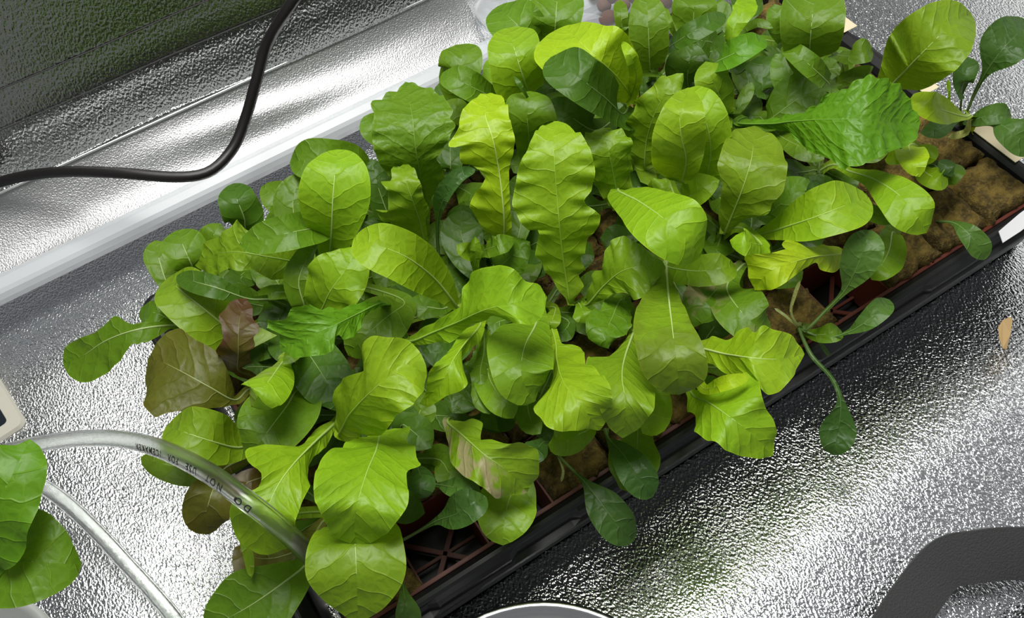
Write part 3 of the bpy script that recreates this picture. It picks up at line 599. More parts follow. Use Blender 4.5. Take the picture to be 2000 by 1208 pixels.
plant(LP, 'lettuce with an upright frilly-edged leaf and small lime lobes in the upper middle', 'lettuce', (1285, 350), [
    ('k', 'fri', [(1260,330,10,20),(1262,280,12,42,35),(1276,230,14,40,48),(1300,182,15.5,32,30),(1335,143,16,18,14)]),
    ('l', 'rom', [(1330,395,10,14),(1365,370,11.5,30,28),(1405,352,12,16)]),
    ('k', 'fri', [(1270,390,9.5,12),(1290,367,11,24),(1308,352,11,16)]),
    ('d', 'flat', [(1250,400,8,14),(1245,370,9,26),(1250,330,9,26)])])
plant(LP, 'lettuce with two nested upright lime leaves in the upper middle', 'lettuce', (1368, 355), [
    ('l', 'rom', [(1333,355,12),(1340,312,14.5),(1330,262,16.5),(1328,215,17.5),(1346,172,17)], R(pale=.5, red=.06, L=[(1320,358),(1300,345),(1276,325),(1269,298),(1273,261),(1281,238),(1298,204),(1320,181),(1345,171)], R=[(1345,358),(1365,335),(1375,300),(1379,260),(1377,223),(1370,199),(1358,181),(1347,172)])),
    ('l', 'rom', [(1378,350,11,20),(1388,300,13.5,50,36),(1380,242,15.5,60,42),(1358,195,16,46,36),(1345,172,15.5,30)], R(pale=.3))])
plant(LP, 'lettuce with an upright olive leaf with bronze rim beside a small bright leaf', 'lettuce', (1412, 455), [
    ('k', 'oak', [(1415,456,10),(1430,420,12),(1450,370,14),(1466,318,15),(1472,276,14.5),(1472,247,14)], R(red=.16, L=[(1410,456),(1403,414),(1412,364),(1400,323),(1412,286),(1435,254),(1453,253),(1472,246)], R=[(1422,456),(1450,432),(1478,422),(1503,418),(1507,398),(1530,376),(1536,345),(1538,322),(1528,290),(1507,265),(1486,249),(1473,246)])),
    ('l', 'rom', [(1488,478,12,14),(1457,472,14,28),(1425,470,13.5,20)], R(cup=-.2))])
plant(LP, 'lettuce with a large glossy lime leaf drooping toward the front in the middle', 'lettuce', (1205, 400), [
    ('l', 'rom', [(1210,375,12,20),(1250,395,15,42,42),(1300,430,17,64,62),(1345,472,16.5,64,60),(1368,502,15,44,44)], R(pale=.45, cup=-.08)),
    ('k', 'ice', [(1210,400,9,15),(1200,350,11.5,42,36),(1190,300,13.5,52,46),(1180,265,14,46,46),(1178,250,13.5,32)], R(pale=.3))])
plant(LP, 'lettuce with a damaged brown-scarred leaf and a veined lime leaf near the spinach', 'lettuce', (1462, 515), [
    ('m', 'oak', [(1405,560,10,15),(1378,590,11.5,36,44),(1358,622,11,28,32),(1356,640,10.5,16)], R(brown=1.0)),
    ('m', 'rom', [(1420,560,10,25),(1440,600,12,52,46),(1475,635,12,44,42),(1507,648,11,28)], R(brown=.35)),
    ('l', 'rom', [(1478,463,9,8),(1525,447,11.5,26,20),(1590,425,14,48,42),(1650,402,14.5,48,48),(1697,386,13.5,32,30)], R(pale=.3))])
plant(LP, 'lettuce with two wavy pale lime leaves hanging over the front rim', 'lettuce', (1340, 720), [
    ('l', 'oak', [(1362,680,10),(1410,690,12),(1460,698,14),(1510,702,14),(1545,698,13.4),(1571,693,12.8)], R(pale=.75, L=[(1362,668),(1394,657),(1419,666),(1440,652),(1462,638),(1471,651),(1479,651),(1491,635),(1515,646),(1543,656),(1563,676),(1571,692)], R=[(1362,692),(1379,708),(1396,714),(1412,728),(1432,734),(1465,735),(1484,756),(1499,774),(1523,766),(1552,732),(1567,702),(1571,693)])),
    ('l', 'oak', [(1350,768,10),(1385,788,12.5),(1425,815,14),(1470,850,13.5),(1509,891,12.3)], R(pale=.4, L=[(1360,758),(1390,762),(1425,750),(1470,731),(1483,745),(1486,769),(1496,798),(1508,815),(1516,845),(1510,890)], R=[(1345,780),(1341,806),(1360,812),(1354,843),(1383,864),(1403,867),(1416,880),(1449,893),(1485,896),(1508,892)])),
    ('y', 'flat', [(1375,760,12.5,9),(1420,748,14.5,14),(1465,736,14.5,9)])])
plant(LP, 'lettuce with a yellow-green frilled leaf draped above the vacant red cell', 'lettuce', (1744, 480), [
    ('y', 'oak', [(1650,495,10),(1600,500,12.5),(1550,512,13.8),(1505,530,13.8),(1473,563,12.3)], R(L=[(1652,500),(1640,527),(1620,537),(1600,522),(1590,514),(1566,528),(1540,549),(1511,566),(1474,567)], R=[(1648,490),(1635,483),(1612,479),(1585,483),(1560,478),(1536,468),(1526,475),(1540,486),(1507,496),(1480,495),(1452,500),(1461,528),(1470,556)])),
    ('k', 'rom', [(1742,455,9,16),(1736,490,9.5,30),(1716,528,10,34),(1702,547,9.5,23)])])
plant(LP, 'lettuce with one small quilted leaf among the larger right hand leaves', 'lettuce', (1655, 400), [
    ('m', 'rom', [(1700,410,10,12),(1725,425,11,20),(1742,438,11,14)]),
    ('d', 'flat', [(1650,400,8,14),(1600,370,9,30),(1560,350,9,22)])])
plant(LP, 'lettuce with one long lime leaf bending down beside the bare wool cubes', 'lettuce', (1600, 335), [
    ('l', 'rom', [(1660,335,10,8),(1705,350,12.5,20,16),(1755,380,14,34,38),(1790,420,14,42,46),(1810,455,13,30,32)], R(cup=-.06)),
    ('m', 'flat', [(1500,420,9,20),(1540,385,10.5,45),(1580,350,11,35)]),
    ('s', 'spi', [(1588,395,10.5,12),(1590,372,11.5,14),(1596,352,11.5,9)], R(cup=.5))])
plant(LP, 'lettuce with one huge bright green toothed leaf spread to the right', 'lettuce', (1465, 245), [
    ('g', 'ice', [(1440,240,10),(1500,242,12),(1570,236,14.5),(1640,233,16),(1700,234,16.5),(1755,238,15.5),(1797,239,15)], R(pale=.12, L=[(1440,234),(1500,232),(1560,222),(1600,205),(1617,190),(1619,175),(1632,186),(1664,166),(1697,141),(1708,151),(1735,153),(1755,163),(1775,182),(1781,200),(1794,222),(1797,238)], R=[(1440,246),(1500,252),(1540,256),(1552,270),(1581,298),(1598,302),(1628,314),(1639,331),(1665,325),(1689,319),(1722,306),(1747,292),(1768,290),(1788,273),(1796,250),(1797,240)])),
    ('m', 'flat', [(1500,235,9.5,20),(1560,192,11,48),(1615,165,11.5,34)]),
    ('m', 'flat', [(1530,270,9,14),(1570,290,10,24),(1610,312,10,20)])])
plant(LP, 'lettuce with several tiny pale leaves beside the bare wool cubes', 'lettuce', (1790, 325), [
    ('y', 'rom', [(1775,285,12,20),(1786,318,13.5,26),(1796,346,13,18)]),
    ('y', 'flat', [(1775,300,12,12),(1745,308,12.5,14),(1728,312,12,6)]),
    ('l', 'rom', [(1800,312,8,10),(1815,297,9,20),(1828,286,9,14)]),
    ('l', 'rom', [(1805,335,8.5,14),(1830,350,9.5,23),(1852,361,9,17)]),
    ('s', 'flat', [(1852,345,9.5,7),(1849,324,10,14),(1850,311,9.5,9)]),
    ('m', 'flat', [(1858,355,8,8),(1868,336,8.5,14),(1877,323,8,9)])])
plant(SP, 'spinach with long stalks and dark leaves rising over the right tray end', 'spinach', (1878, 242), [
    ('s', 'spi', [(1882,235,7,2.5),(1905,180,9.5,3),(1927,140,11.5,8),(1955,100,13,38,34),(1985,68,13.5,40,38),(2010,42,13,30)]),
    ('s', 'spi', [(1875,230,7,2.5),(1879,180,9,3),(1881,158,10.5,16),(1886,135,11,20),(1892,112,11,12)], R(cup=.4)),
    ('k', 'spi', [(1855,225,6.5,2),(1854,190,8,2),(1852,155,9,4)]),
    ('t', 'spi', [(1888,240,7.5,3),(1920,229,9,15),(1957,222,9.5,18),(1976,226,9,10)]),
    ('t', 'spi', [(1900,245,7.5,3),(1945,240,9,8),(1975,257,9.5,26),(2005,282,9,26),(2022,296,8.5,14)]),
    ('s', 'spi', [(1862,240,8,5),(1828,254,9,17),(1798,261,9,12)])], group=GS, zc=.054)
plant(LP, 'small lettuce with one folded yellow leaf above the right end cubes', 'lettuce', (1892, 250), [
    ('y', 'rom', [(1885,228,10,5),(1850,218,11.5,18,18),(1815,203,13,26,22),(1785,183,12.5,15)]),
    ('p', 'flat', [(1893,236,9,3),(1887,258,8,6),(1862,266,7,6),(1851,268,6.8,4)])], zc=.054)
plant(LP, 'lettuce with one giant smooth oval leaf over the far right tray corner', 'lettuce', (1650, 165), [
    ('k', 'rom', [(1726,176,12),(1756,150,14),(1792,113,17),(1837,68,18.5),(1875,36,18.4),(1898,28,18)], R(pale=.9, cup=.08, red=.05, L=[(1712,165),(1718,143),(1732,87),(1752,52),(1775,30),(1812,8),(1850,-1),(1878,6),(1898,27)], R=[(1745,178),(1770,174),(1800,177),(1837,160),(1870,135),(1895,105),(1907,67),(1904,42),(1899,30)])),
    ('m', 'flat', [(1632,108,10,6),(1660,110,11.5,14,14),(1688,102,12,24,20),(1706,105,11.5,12)]),
    ('m', 'flat', [(1630,165,9,10),(1670,147,10,13),(1706,130,10.5,8)]),
    ('p', 'oak', [(1632,190,8.5,7),(1652,172,9,11),(1668,161,9,8)])])
plant(LP, 'lettuce with an upright green oval leaf with pale herringbone veins, at the back', 'lettuce', (1540, 155), [
    ('m', 'rom', [(1577,140,11,10),(1581,100,14,42,46),(1585,50,16,55,55),(1590,0,16.5,52,52),(1592,-25,16,34)], R(pale=.75)),
    ('d', 'flat', [(1490,180,9,12),(1490,130,10,40),(1485,108,10,30)]),
    ('m', 'oak', [(1610,60,12,20),(1628,27,13,16),(1638,14,13,8)])])
plant(LP, 'lettuce with a narrow bluish leaf folded down beside the herringbone leaf', 'lettuce', (1590, 205), [
    ('m', 'rom', [(1622,168,12,10),(1590,135,14,20),(1556,106,14.5,18),(1532,86,14,11)]),
    ('m', 'flat', [(1570,190,10,25),(1545,150,11.5,36),(1515,105,12,26)])])
plant(LP, 'lettuce with a bright sideways tongue-shaped leaf near the back', 'lettuce', (1405, 195), [
    ('g', 'rom', [(1395,125,13,14),(1430,106,15,24),(1472,84,15.5,20),(1495,76,15,11)]),
    ('k', 'oak', [(1412,230,10,12),(1406,190,12,28),(1388,150,13.5,36),(1378,120,13.5,30)]),
    ('d', 'rom', [(1345,170,10,25),(1346,122,12,50),(1358,85,12.5,36)], R(pale=.4)),
    ('m', 'flat', [(1440,215,8.5,8),(1455,190,9,12),(1470,160,9.5,8)])])
plant(LP, 'lettuce with one tall pointed leaf at the back edge beside the bag', 'lettuce', (1268, 175), [
    ('m', 'rom', [(1270,140,12,15),(1268,100,14,35),(1266,50,15.5,36),(1264,10,16,28),(1264,-12,16,16)]),
    ('m', 'flat', [(1217,60,11,10),(1213,28,12,13),(1210,0,12,10)]),
    ('m', 'flat', [(1213,62,11,6),(1227,40,11.5,10),(1238,22,12,6)]),
    ('d', 'flat', [(1300,98,13,8),(1340,70,15,18),(1385,45,15.5,18),(1417,28,15,10)])])
plant(LP, 'lettuce with a veined oval leaf cut by the photograph edge at the back', 'lettuce', (1348, 115), [
    ('m', 'rom', [(1352,75,12,12),(1354,45,13,34),(1356,10,14,42),(1358,-10,13.5,28)], R(pale=.6)),
    ('m', 'flat', [(1320,70,11,4),(1308,45,12,6),(1299,15,12,5)])])
plant(LP, 'lettuce with a narrow crumpled pale leaf at the back beside the black rim', 'lettuce', (1430, 100), [
    ('l', 'fri', [(1425,85,13,8),(1435,50,14,16),(1453,18,14.5,22),(1462,-5,14,18)]),
    ('m', 'flat', [(1532,80,10,12),(1521,42,12,26),(1512,8,12.5,26)]),
    ('m', 'flat', [(1450,60,11,6),(1480,45,12,8),(1510,55,12,5)])])
plant(SP, 'spinach sprawling over the front rim, one long leaf hanging onto the foil', 'spinach', (1563, 645), [
    ('t', 'spi', [(1575,645,8,3),(1612,608,9,3.5),(1650,568,10.5,7),(1672,525,12,30),(1692,478,13,36),(1703,450,13,25)]),
    ('t', 'spi', [(1567,645,7,2),(1610,660,7.5,2.5),(1655,650,8.5,4),(1690,630,9.5,16),(1720,604,10,20),(1738,586,9.5,13)]),
    ('m', 'spi', [(1565,648,6.5,3),(1600,655,7.5,14),(1628,650,8,19),(1643,646,7.5,14)]),
    ('t', 'spi', [(1568,642,7,3),(1598,665,7,2.5),(1612,685,6.5,4),(1622,697,6,3)]),
    ('s', 'spi', [(1562,645,7,3),(1585,695,7.5,4),(1625,740,7,4),(1642,785,6.5,7),(1638,835,5.5,31),(1630,875,5,28),(1626,890,4.5,17)]),
    ('p', 'spi', [(1560,640,6.5,2.5),(1545,610,7.5,2.5),(1553,574,8.5,3.5),(1563,548,9,3)]),
    ('p', 'spi', [(1560,640,6.5,2.5),(1535,618,7,2.5),(1512,602,7,2.5)])], group=GS, zc=.054)
plant(SP, 'spinach with a single narrow leaf curving down outside the front rim on the right', 'spinach', (1832, 432), [
    ('t', 'spi', [(1840,433,6.3,2),(1866,437,7.5,5),(1890,455,8,17),(1914,485,7.5,20),(1924,508,6.8,13)])], group=GS, zc=.054)
plant(SP, 'spinach with one leaf lying over the front rim toward the bare foil, front middle', 'spinach', (1085, 885), [
    ('s', 'spi', [(1092,892,7,2.5),(1117,917,8,3),(1145,945,8.5,8),(1175,985,8.5,33),(1210,1030,8,36),(1238,1058,7,25)]),
    ('s', 'spi', [(1060,865,10,10),(1042,885,11,26),(1018,902,10.5,20)]),
    ('p', 'spi', [(1090,893,6.5,2),(1100,920,6.5,2.5),(1096,942,6,3)])], group=GS, zc=.054)
plant(SP, 'spinach with one smooth dark leaf against an olive lettuce leaf over the rim', 'spinach', (1180, 840), [
    ('s', 'spi', [(1188,857,8.5,4),(1212,882,10,20),(1240,920,10.5,34),(1264,956,10,29),(1275,972,9.5,17)])], group=GS, zc=.054)
plant(LP, 'lettuce with a torn leaf bearing a whitish withered patch, front left of centre', 'lettuce', (885, 825), [
    ('k', 'oak', [(875,826,9),(905,852,11),(945,888,12.5),(990,920,12),(1030,962,10.6)], R(brown=1.0, L=[(882,822),(905,822),(930,821),(945,827),(935,850),(943,866),(956,858),(997,866),(1020,866),(1050,878),(1052,932),(1030,962)], R=[(868,838),(878,869),(876,897),(888,914),(905,930),(925,942),(943,952),(967,975),(1000,970),(1025,964)])),
    ('k', 'rom', [(1000,950,9,40),(990,990,9.5,58),(982,1040,9.5,55),(982,1066,9,34)])])
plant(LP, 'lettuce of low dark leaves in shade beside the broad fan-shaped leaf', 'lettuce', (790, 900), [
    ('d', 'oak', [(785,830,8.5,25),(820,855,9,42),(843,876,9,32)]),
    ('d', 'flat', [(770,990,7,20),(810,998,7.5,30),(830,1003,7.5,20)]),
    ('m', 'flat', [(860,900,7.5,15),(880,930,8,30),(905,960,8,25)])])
plant(SP, 'spinach with a shiny rounded cupped leaf above the red cross bars', 'spinach', (830, 930), [
    ('s', 'spi', [(815,910,9,10),(822,935,11.5,26),(824,962,11.5,24),(822,975,11,15)], R(cup=-.35)),
    ('t', 'spi', [(840,945,7.5,3),(860,948,9,6),(885,952,10.5,18),(918,956,11.2,24),(940,962,11,17)])], group=GS, zc=.054)
plant(SP, 'spinach with a puckered leaf on a long stalk over the vacant front cells', 'spinach', (728, 1085), [
    ('s', 'spi', [(785,1056,6.5,2.5),(820,1037,8,3),(855,1017,10,8),(890,1005,11.8,32,28),(925,985,12.5,36,32),(950,971,12,24)]),
    ('t', 'spi', [(783,1135,7,2.5),(790,1165,8,10),(797,1200,8,24),(802,1235,7,16)])], group=GS, zc=.054)
plant(LP, 'lettuce with a lime leaf curled under, below the two broad centre leaves', 'lettuce', (1050, 790), [
    ('k', 'rom', [(1150,835,10.5,14),(1120,853,11.5,30),(1085,866,11.5,28),(1070,869,11,18)], R(cup=-.2)),
    ('m', 'rom', [(1030,790,9.5,20),(1040,830,10,28),(1056,848,10,20)])])

# ------------------------------------------------------------------ rock wool cubes
def cube_mesh(seed, hole=True, rough=1.):
    rs = np.random.RandomState(seed); h = PITCH/2 - .0012; n = 14; off = rs.rand(3)*40
    V, Fc = [], []
    g = np.linspace(-1, 1, n+1)
    def f(p): return noise.noise(Vector(p*260+off))
    for b in g:
        for a in g:
            k = max(abs(a), abs(b)); x, y = a*h, b*h
            z = .044 + rough*(.0022*noise.noise(Vector((x*110+off[0], y*110+off[1], off[2]))) + .0010*noise.noise(Vector((x*330, y*330, off[1])))) -.0055*(max(0, k-.80)/.2)**1.6*(.5+.5*rs.rand())
            r = math.hypot(x-.001, y)
            if hole and r < .0034: z -= .006*(1-(r/.0034)**2)
            if k > .99: x += rough*.0009*rs.randn(); y += rough*.0009*rs.randn()
            V.append((x, y, z))
    m = n+1; Fc = [(j*m+i, j*m+i+1, (j+1)*m+i+1, (j+1)*m+i) for j in range(n) for i in range(n)]
    rim = [i for i in range(m)] + [j*m+n for j in range(1, m)] + [n*m+i for i in range(n-1, -1, -1)] + [j*m for j in range(n-1, 0, -1)]
    k0 = len(V); R0 = len(rim)
    for lev, zz in enumerate((.028, .0)):
        for v in rim:
            x, y, z = V[v]; q = .985-.03*lev; V.append((x*q+.0005*rs.randn(), y*q+.0005*rs.randn(), zz))
    for t in range(R0):
        u = (t+1) % R0; Fc.append((rim[u], rim[t], k0+t, k0+u)); Fc.append((k0+u, k0+t, k0+R0+t, k0+R0+u))
    Fc.append(tuple(k0+R0+t for t in range(R0)))
    me = bpy.data.meshes.new('rockwool_cube'); me.from_pydata(V, [], Fc); me.materials.append(WOOL)
    me.polygons.foreach_set('use_smooth', [True]*len(me.polygons)); return me
SHOWN = {(11, 0): 'bare brown rock wool cube at the right tray corner, with a small planting hole', (10, 0): 'bare brown rock wool cube beside the corner cube along the front rim',
         (11, 1): 'brown rock wool cube under the long-stalked spinach at the right end', (9, 0): 'crumbly rock wool cube under the drooping lime leaf at the front rim',
         (7, 0): 'dark brown rock wool cube from which the sprawling spinach grows', (3, 0): 'shaded rock wool cube under the spinach at the front middle',
         (10, 1): 'brown rock wool cube under the tiny pale leaves', (10, 4): 'brown rock wool cube glimpsed in the dark gap below the herringbone leaf',
         (0, 4): 'brown rock wool cube glimpsed under the wide crinkled leaf on the left', (9, 2): 'rock wool cube under the huge toothed leaf', (11, 2): 'brown rock wool cube behind the long-stalked spinach, along the right rim'}
hid = [cube_mesh(s, False) for s in (1, 2, 3)]
for i in range(12):
    for j in range(6):
        if (i, j) in EMPTY: continue
        big = (i, j) in SHOWN and i >= 9 and j <= 1
        me = cube_mesh(100+i*7+j, True, 1.5 if big else 1.1) if (i, j) in SHOWN else hid[(i*5+j) % 3]
        o = bpy.data.objects.new('rockwool_cube', me); COL.objects.link(o); x, y = cell(i, j)
        o.location = (x, y, .0125 if big else .0085); o.rotation_euler[2] = 0 if (i, j) in SHOWN else (i+j) % 4*PI/2
        if (i, j) in SHOWN: tag(o, SHOWN[(i, j)], 'rock wool cube')
        else: tag(o, 'brown rock wool cube in shade beneath the lettuce leaves', 'rock wool cube', 'rock wool cubes under the leaves')

# ------------------------------------------------------------------ cable, tubing, device, ring, strap, scraps, bag
P = [U(x, y, z/100) for x, y, z in ((-220, 470, 4.2), (-60, 378, 5), (30, 348, 6), (120, 336, 7), (230, 338, 7.5), (350, 346, 7), (410, 335, 6.8), (455, 290, 7.2), (480, 230, 8.5), (500, 160, 10.5), (520, 90, 12.5), (560, 20, 15), (610, -50, 17), (680, -140, 20))]
P = catmull(np.array(P), 90)
c = thing('power_cable', P[0], 'thick black power cable hanging in a bend before the silver wall', 'cable')
tube('cable_sheath', P, .0039, RUBBER, c, 14)

P = [U(x, y, z/100) for x, y, z in ((640, 1130, 6.3), (600, 1082, 10.5), (540, 1024, 14.6), (480, 977, 15.6), (410, 926, 15.2), (330, 884, 13.5), (260, 862, 11.5), (190, 856, 9.5), (110, 862, 7.5), (20, 880, 6), (-45, 905, 5), (-60, 935, 4.4), (-10, 935, 4), (60, 940, 3.6), (120, 975, 3.2), (190, 1040, 2.8), (250, 1105, 2.4), (300, 1160, 2), (345, 1215, 1.8), (420, 1330, 1.6))]
P = catmull(np.array(P), 150)
t = thing('clear_tube', P[0], 'clear vinyl tube looping from the lettuces across the foil, printed in black', 'tube')
T_, N_, B_ = frames(P)
tr = .0048
Vo, Fo = tube_geo(P, tr, 18, False); Vi, Fi = tube_geo(P, tr*.66, 18, False)
n0 = len(Vo); k = len(P); Fi = [tuple(n0+q for q in f[::-1]) for f in Fi]
ends = []
for a in (0, (k-1)*18):
    for j in range(18):
        q = (a+j, a+(j+1) % 18, n0+a+(j+1) % 18, n0+a+j); ends.append(q if a else q[::-1])
tb = obj('tube_wall', np.vstack([Vo, Vi]), Fo+Fi+ends, VINYL, t)
# print on the tube: text bent onto its upper front side
txt = bpy.data.curves.new('print', 'FONT'); txt.body = 'DO   NOT   USE   FOR   ICEMAKER'; txt.size = .0047; txt.space_character = 1.36; txt.offset = .00010
to = bpy.data.objects.new('print', txt); COL.objects.link(to)
dg = bpy.context.evaluated_depsgraph_get(); dg.update(); tm = bpy.data.meshes.new_from_object(to.evaluated_get(dg))
bpy.data.objects.remove(to)
bm = bmesh.new(); bm.from_mesh(tm); bmesh.ops.subdivide_edges(bm, edges=bm.edges[:], cuts=1)
arc = np.r_[0, np.cumsum(np.linalg.norm(np.diff(P, axis=0), axis=1))]
proj = [(1000+F*q[0]/-q[2], 604-F*q[1]/-q[2]) for q in (P-CAM) @ ROT]
s0 = arc[int(np.argmin([math.hypot(a-495, b-990) for a, b in proj[:60]]))]
for v in bm.verts:
    s = s0 + v.co.x; hgt = v.co.y
    j = min(max(int(np.searchsorted(arc, s))-1, 0), k-2); f = (s-arc[j])/(arc[j+1]-arc[j])
    c0 = P[j]*(1-f)+P[j+1]*f; tt = T_[j]; vw = CAM-c0; vw = vw-tt*(vw@tt); vw /= np.linalg.norm(vw)
    sd = np.cross(tt, vw)
    sgn = 1
    a = (hgt-.0016)/tr + .55
    v.co = Vector(c0 + (tr*1.02)*(math.cos(a)*vw - math.sin(a)*sd*1))
bobj('printed_text', bm, INKB, t)

# instrument with a dark display, cut by the frame
c0 = U(52, 826, .012); e1 = U(0, 742, .012)-c0; e2 = U(0, 862, .012)-c0
e1 = e1/np.linalg.norm(e1); e2 = e2-e1*(e2@e1); e2 /= np.linalg.norm(e2)
def dev_pts(m, r, n=6, Lx=.11, Ly=.075):
    out = []
    for (a0, a1, q0) in ((m, m, 180), (Lx-m, m, 270), (Lx-m, Ly-m, 0), (m, Ly-m, 90)):
        for k_ in range(n+1):
            a = math.radians(q0+90*k_/n); sx = 1 if a0 > .05 else -1; sy = 1 if a1 > .03 else -1
            ccx = a0-sx*r; ccy = a1-sy*r; out.append((ccx+r*math.cos(a), ccy+r*math.sin(a)))
    return out
def loc2(p, z): q = c0 + e1*p[0] + e2*p[1]; return (q[0], q[1], z)
d = thing('climate_meter', (*loc2((.05, .035), 0)[:2], 0), 'beige instrument with a dark display on the foil, at the left edge', 'meter')
R1 = [[loc2(p, .0015) for p in dev_pts(.001, .006)], [loc2(p, .010) for p in dev_pts(0, .006)], [loc2(p, .0122) for p in dev_pts(.0015, .005)], [loc2(p, .0122) for p in dev_pts(.0092, .003)], [loc2(p, .0108) for p in dev_pts(.0098, .003)]]
V = sum(R1, []); n = len(R1[0]); Fc = [(i*n+j, i*n+(j+1) % n, (i+1)*n+(j+1) % n, (i+1)*n+j) for i in range(4) for j in range(n)] + [tuple(range(n))]
hs = obj('housing', V, Fc, DEVICE, d, False)
V = [loc2(p, .0109) for p in dev_pts(.0097, .003)]; obj('display', V, [tuple(range(len(V)))], SCREEN, d, False)
for k_ in range(3):
    V = [loc2((.014+.004*k_, .02), .0111), loc2((.016+.004*k_, .02), .0111), loc2((.016+.004*k_, .05), .0111), loc2((.014+.004*k_, .05), .0111)]
    obj('dial_mark', V, [(0, 1, 2, 3)], mat('display_mark', (.05, .06, .07), .3) if k_ == 0 else bpy.data.materials['display_mark'], d, False)

# steel can at the bottom edge
cc = U(1062, 1510, .040); rr = .0805
r_ = thing('steel_can', (cc[0], cc[1], .012), 'round steel can whose shiny rim shows at the bottom edge', 'can')
def lathe(name, prof, m, parent, c, seg=64):
    V = [(c[0]+r*math.cos(2*PI*k/seg), c[1]+r*math.sin(2*PI*k/seg), z) for r, z in prof for k in range(seg)]
    Fc = [(i*seg+j, i*seg+(j+1) % seg, (i+1)*seg+(j+1) % seg, (i+1)*seg+j) for i in range(len(prof)-1) for j in range(seg)]
    return obj(name, V, Fc, m, parent)
lathe('can_body', [(.0002, .018), (rr*.97, .018), (rr*.985, .022), (rr*.985, .042), (rr*.985, .0445)], STEEL, r_, cc)
lathe('rim', [(rr*.985, .043), (rr*1.01, .0445), (rr*1.02, .0458), (rr*1.0, .0472), (rr*.965, .0466), (rr*.95, .044), (rr*.93, .0428), (rr*.86, .0425), (rr*.84, .0418), (.0002, .0418)], STEEL, r_, cc)

# webbing strap
def ribbon(name, pts, wdir, wid, th, m, parent):
    pts = np.asarray(pts, float); T = np.gradient(pts, axis=0); T /= np.linalg.norm(T, axis=1)[:, None]
    W_ = np.asarray(wdir, float); W_ = W_-T*(W_*T).sum(1)[:, None]; W_ /= np.linalg.norm(W_, axis=1)[:, None]; Nn = np.cross(T, W_)
    V = []
    for p, a, b in zip(pts, W_, Nn):
        for s, q in ((-1, -1), (1, -1), (1, 1), (-1, 1)): V.append(p+a*s*wid/2+b*q*th/2)
    k = len(pts); Fc = [(i*4+j, i*4+(j+1) % 4, (i+1)*4+(j+1) % 4, (i+1)*4+j) for i in range(k-1) for j in range(4)] + [(3, 2, 1, 0), (k*4-4, k*4-3, k*4-2, k*4-1)]
    return obj(name, V, Fc, m, parent, False)
s_ = thing('webbing_strap', U(1800, 1200, .02), 'black woven strap standing in an open loop on the foil, bottom right corner', 'strap')
ctl = [(1690, 1330, 2.6), (1745, 1235, 3.2), (1800, 1155, 3.8), (1850, 1100, 4.2), (1910, 1088, 4.2), (1980, 1082, 4.0), (2060, 1090, 3.8), (2110, 1130, 3.4), (2090, 1190, 3.0), (2030, 1240, 3.0), (1985, 1330, 2.8)]
A = catmull(np.array([U(x, y, z/100) for x, y, z in ctl]), 64)
tt = np.linspace(0, 1, 64)[:, None]
ad = U(1850, 1100, .04)-U(1745, 1235, .04); pw = np.array([-ad[1], ad[0], 0]); pw /= np.linalg.norm(pw)
ribbon('strap_band', A, (.8*pw+np.array([0, 0, .55]))*(1-sstep(tt, .22, .45)) + np.array([.1, .85, .75])*sstep(tt, .25, .42), .030, .0012, WEB, s_)

# dry scrap
p = [U(x, y, .0235) for x, y in ((1949, 640), (1957, 628), (1975, 618), (1977, 628), (1972, 655), (1967, 682), (1958, 682), (1950, 665))]
bm = bmesh.new(); vs = [bm.verts.new(Vector(q)+Vector((0, 0, .0012*math.sin(k*2.1)))) for k, q in enumerate(p)]; fc = bm.faces.new(vs)
r = bmesh.ops.extrude_face_region(bm, geom=[fc]); bmesh.ops.translate(bm, vec=(0, 0, .0006), verts=[v for v in r['geom'] if isinstance(v, bmesh.types.BMVert)])
tag(bobj('dry_leaf_scrap', bm, DRY), 'small tan scrap of dry leaf lying on the foil', 'scrap')

# neighbouring pot at the bottom left corner with two lettuce leaves
pc = U(-75, 1345, .10)
pot = thing('plant_pot', (pc[0], pc[1], .0), 'white pot at the lower left corner, its lip just showing under a leaf', 'pot')
lathe('pot_wall', [(.0002, .002), (.034, .002), (.041, .092), (.0455, .094), (.0455, .100), (.043, .101), (.040, .099), (.034, .085), (.0002, .084)], POTW, pot, pc, 48)
plant(LP, 'lettuce in the white pot, its two blurred leaves cut by the left edge', 'lettuce', (-95, 1320), [
    ('g', 'oak', [(-70, 1110, 17, 50), (-30, 1020, 19.5, 78, 72), (15, 945, 20.5, 62, 60), (42, 890, 20.5, 52, 46), (58, 858, 20.2, 28, 26)], R(pale=.2)),
    ('m', 'rom', [(-80, 1090, 15, 60), (0, 1094, 17, 86, 76), (70, 1098, 17.5, 85, 74), (130, 1102, 17, 66, 60), (160, 1103, 16.3, 42, 40)], R(pale=.5, cup=.0))], zc=.09, group=None)

# clear bag with clay pebbles behind the tray
bc = U(1200, -25, .03)
bag = thing('clear_bag', (bc[0], bc[1], 0), 'clear plastic bag of clay pebbles lying behind the tray at the top', 'bag')
V = []; n1_, n2_ = 40, 24
for a in range(n2_+1):
    th = PI*a/n2_
    for b in range(n1_):
        ph = 2*PI*b/n1_; r = math.sin(th)
        v = np.array([.105*r*math.cos(ph), .05*r*math.sin(ph), .031*math.cos(th)])
        s = 1+.10*noise.noise(Vector(v*45))+.05*noise.noise(Vector(v*110+Vector((3, 3, 3))) if False else Vector(v*110))
        v = v*s; v[2] = max(v[2], -.028); v = np.array(Matrix.Rotation(-.35, 3, 'Z') @ Vector(v)); V.append(np.array([bc[0]-.012, bc[1]+.012, .0295])+v)
Fc = [(a*n1_+b, a*n1_+(b+1) % n1_, (a+1)*n1_+(b+1) % n1_, (a+1)*n1_+b) for a in range(n2_) for b in range(n1_)]
obj('bag_film', V, Fc, FILM, bag)
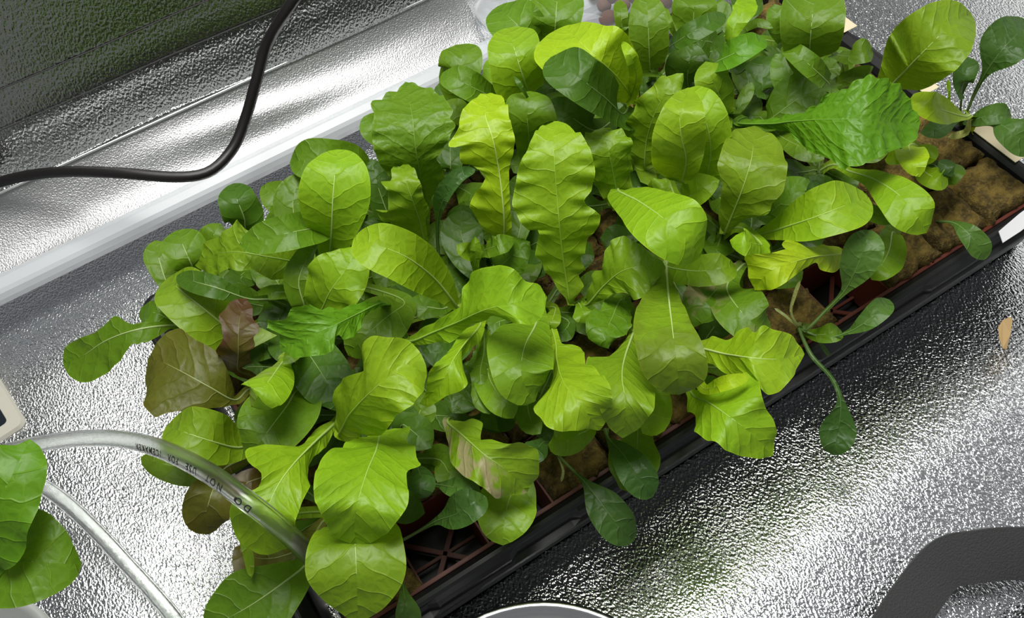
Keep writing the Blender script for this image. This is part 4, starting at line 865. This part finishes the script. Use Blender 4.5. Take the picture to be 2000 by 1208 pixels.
# its flat top flap, leaning toward the pole
fl = [U(x, y, z/100) for x, y, z in ((905, -10, 2.5), (955, 90, 1.8))]
V = []
for a in range(13):
    for b in range(9):
        s, q = a/12, b/8; base_ = np.array(fl[0])*(1-s)+np.array(fl[1])*s; end = np.array([bc[0]-.07+.04*s, bc[1]+.03-.055*s, .03])
        p_ = base_*(1-q)+end*q; p_[2] += .004*noise.noise(Vector((s*4, q*4, 1))); V.append(p_)
obj('bag_flap', V, [(a*9+b, a*9+b+1, (a+1)*9+b+1, (a+1)*9+b) for a in range(12) for b in range(8)], FILM, bag)
rs = np.random.RandomState(4)
def pebble_mesh(seed):
    bm = bmesh.new(); bmesh.ops.create_icosphere(bm, subdivisions=3, radius=1)
    for v in bm.verts: v.co *= 1+.16*noise.noise(v.co*1.4+Vector((seed*5, 0, 0)))+.04*noise.noise(v.co*5+Vector((seed*5, 0, 0)))
    me = bpy.data.meshes.new('clay_pebble'); bm.to_mesh(me); bm.free(); me.materials.append(CLAY); me.polygons.foreach_set('use_smooth', [True]*len(me.polygons)); return me
pm = [pebble_mesh(s) for s in range(4)]
for k_, (x, y) in enumerate([(1188, 36), (1215, 12), (1195, -8), (1240, 40), (1240, -5), (1300, 5), (1318, 22), (1275, 0), (1335, -5), (1180, 10), (1160, -15), (1225, -30), (1265, -30), (1300, -28)]):
    o = bpy.data.objects.new('clay_pebble', pm[k_ % 4]); COL.objects.link(o); q = U(x, y, .014+.004*(k_ % 3)); o.location = q
    s = .0062+.0022*rs.rand(); o.scale = (s, s*.9, s*.82); o.rotation_euler = rs.rand(3)*6
    tag(o, 'brown clay pebble in the clear bag behind the tray', 'pebble', 'clay pebbles in the bag')

# paper labels on the right rim
def rim_label(y0, y1):
    o = slab('paper_label', [(TL-.008, y0, Z0), (TL+.0055, y0, Z0-.0005), (TL+.0055, y1, Z0-.0005), (TL-.008, y1, Z0)], .0005, CREAM, tray); o['label'] = 'cream paper label on the rim'
    return o
rim_label(.200, .262); rim_label(.118, .150); o = rim_label(.038, .083)
bm = bmesh.new()
for k_ in range(9): box(bm, (TL+.0025-.0003*(k_ % 3), .050+.0018*k_, Z0+.0005), (.0016-.0004*(k_ % 2), .0003, .0002))
bobj('faint_print', bm, INK, o)
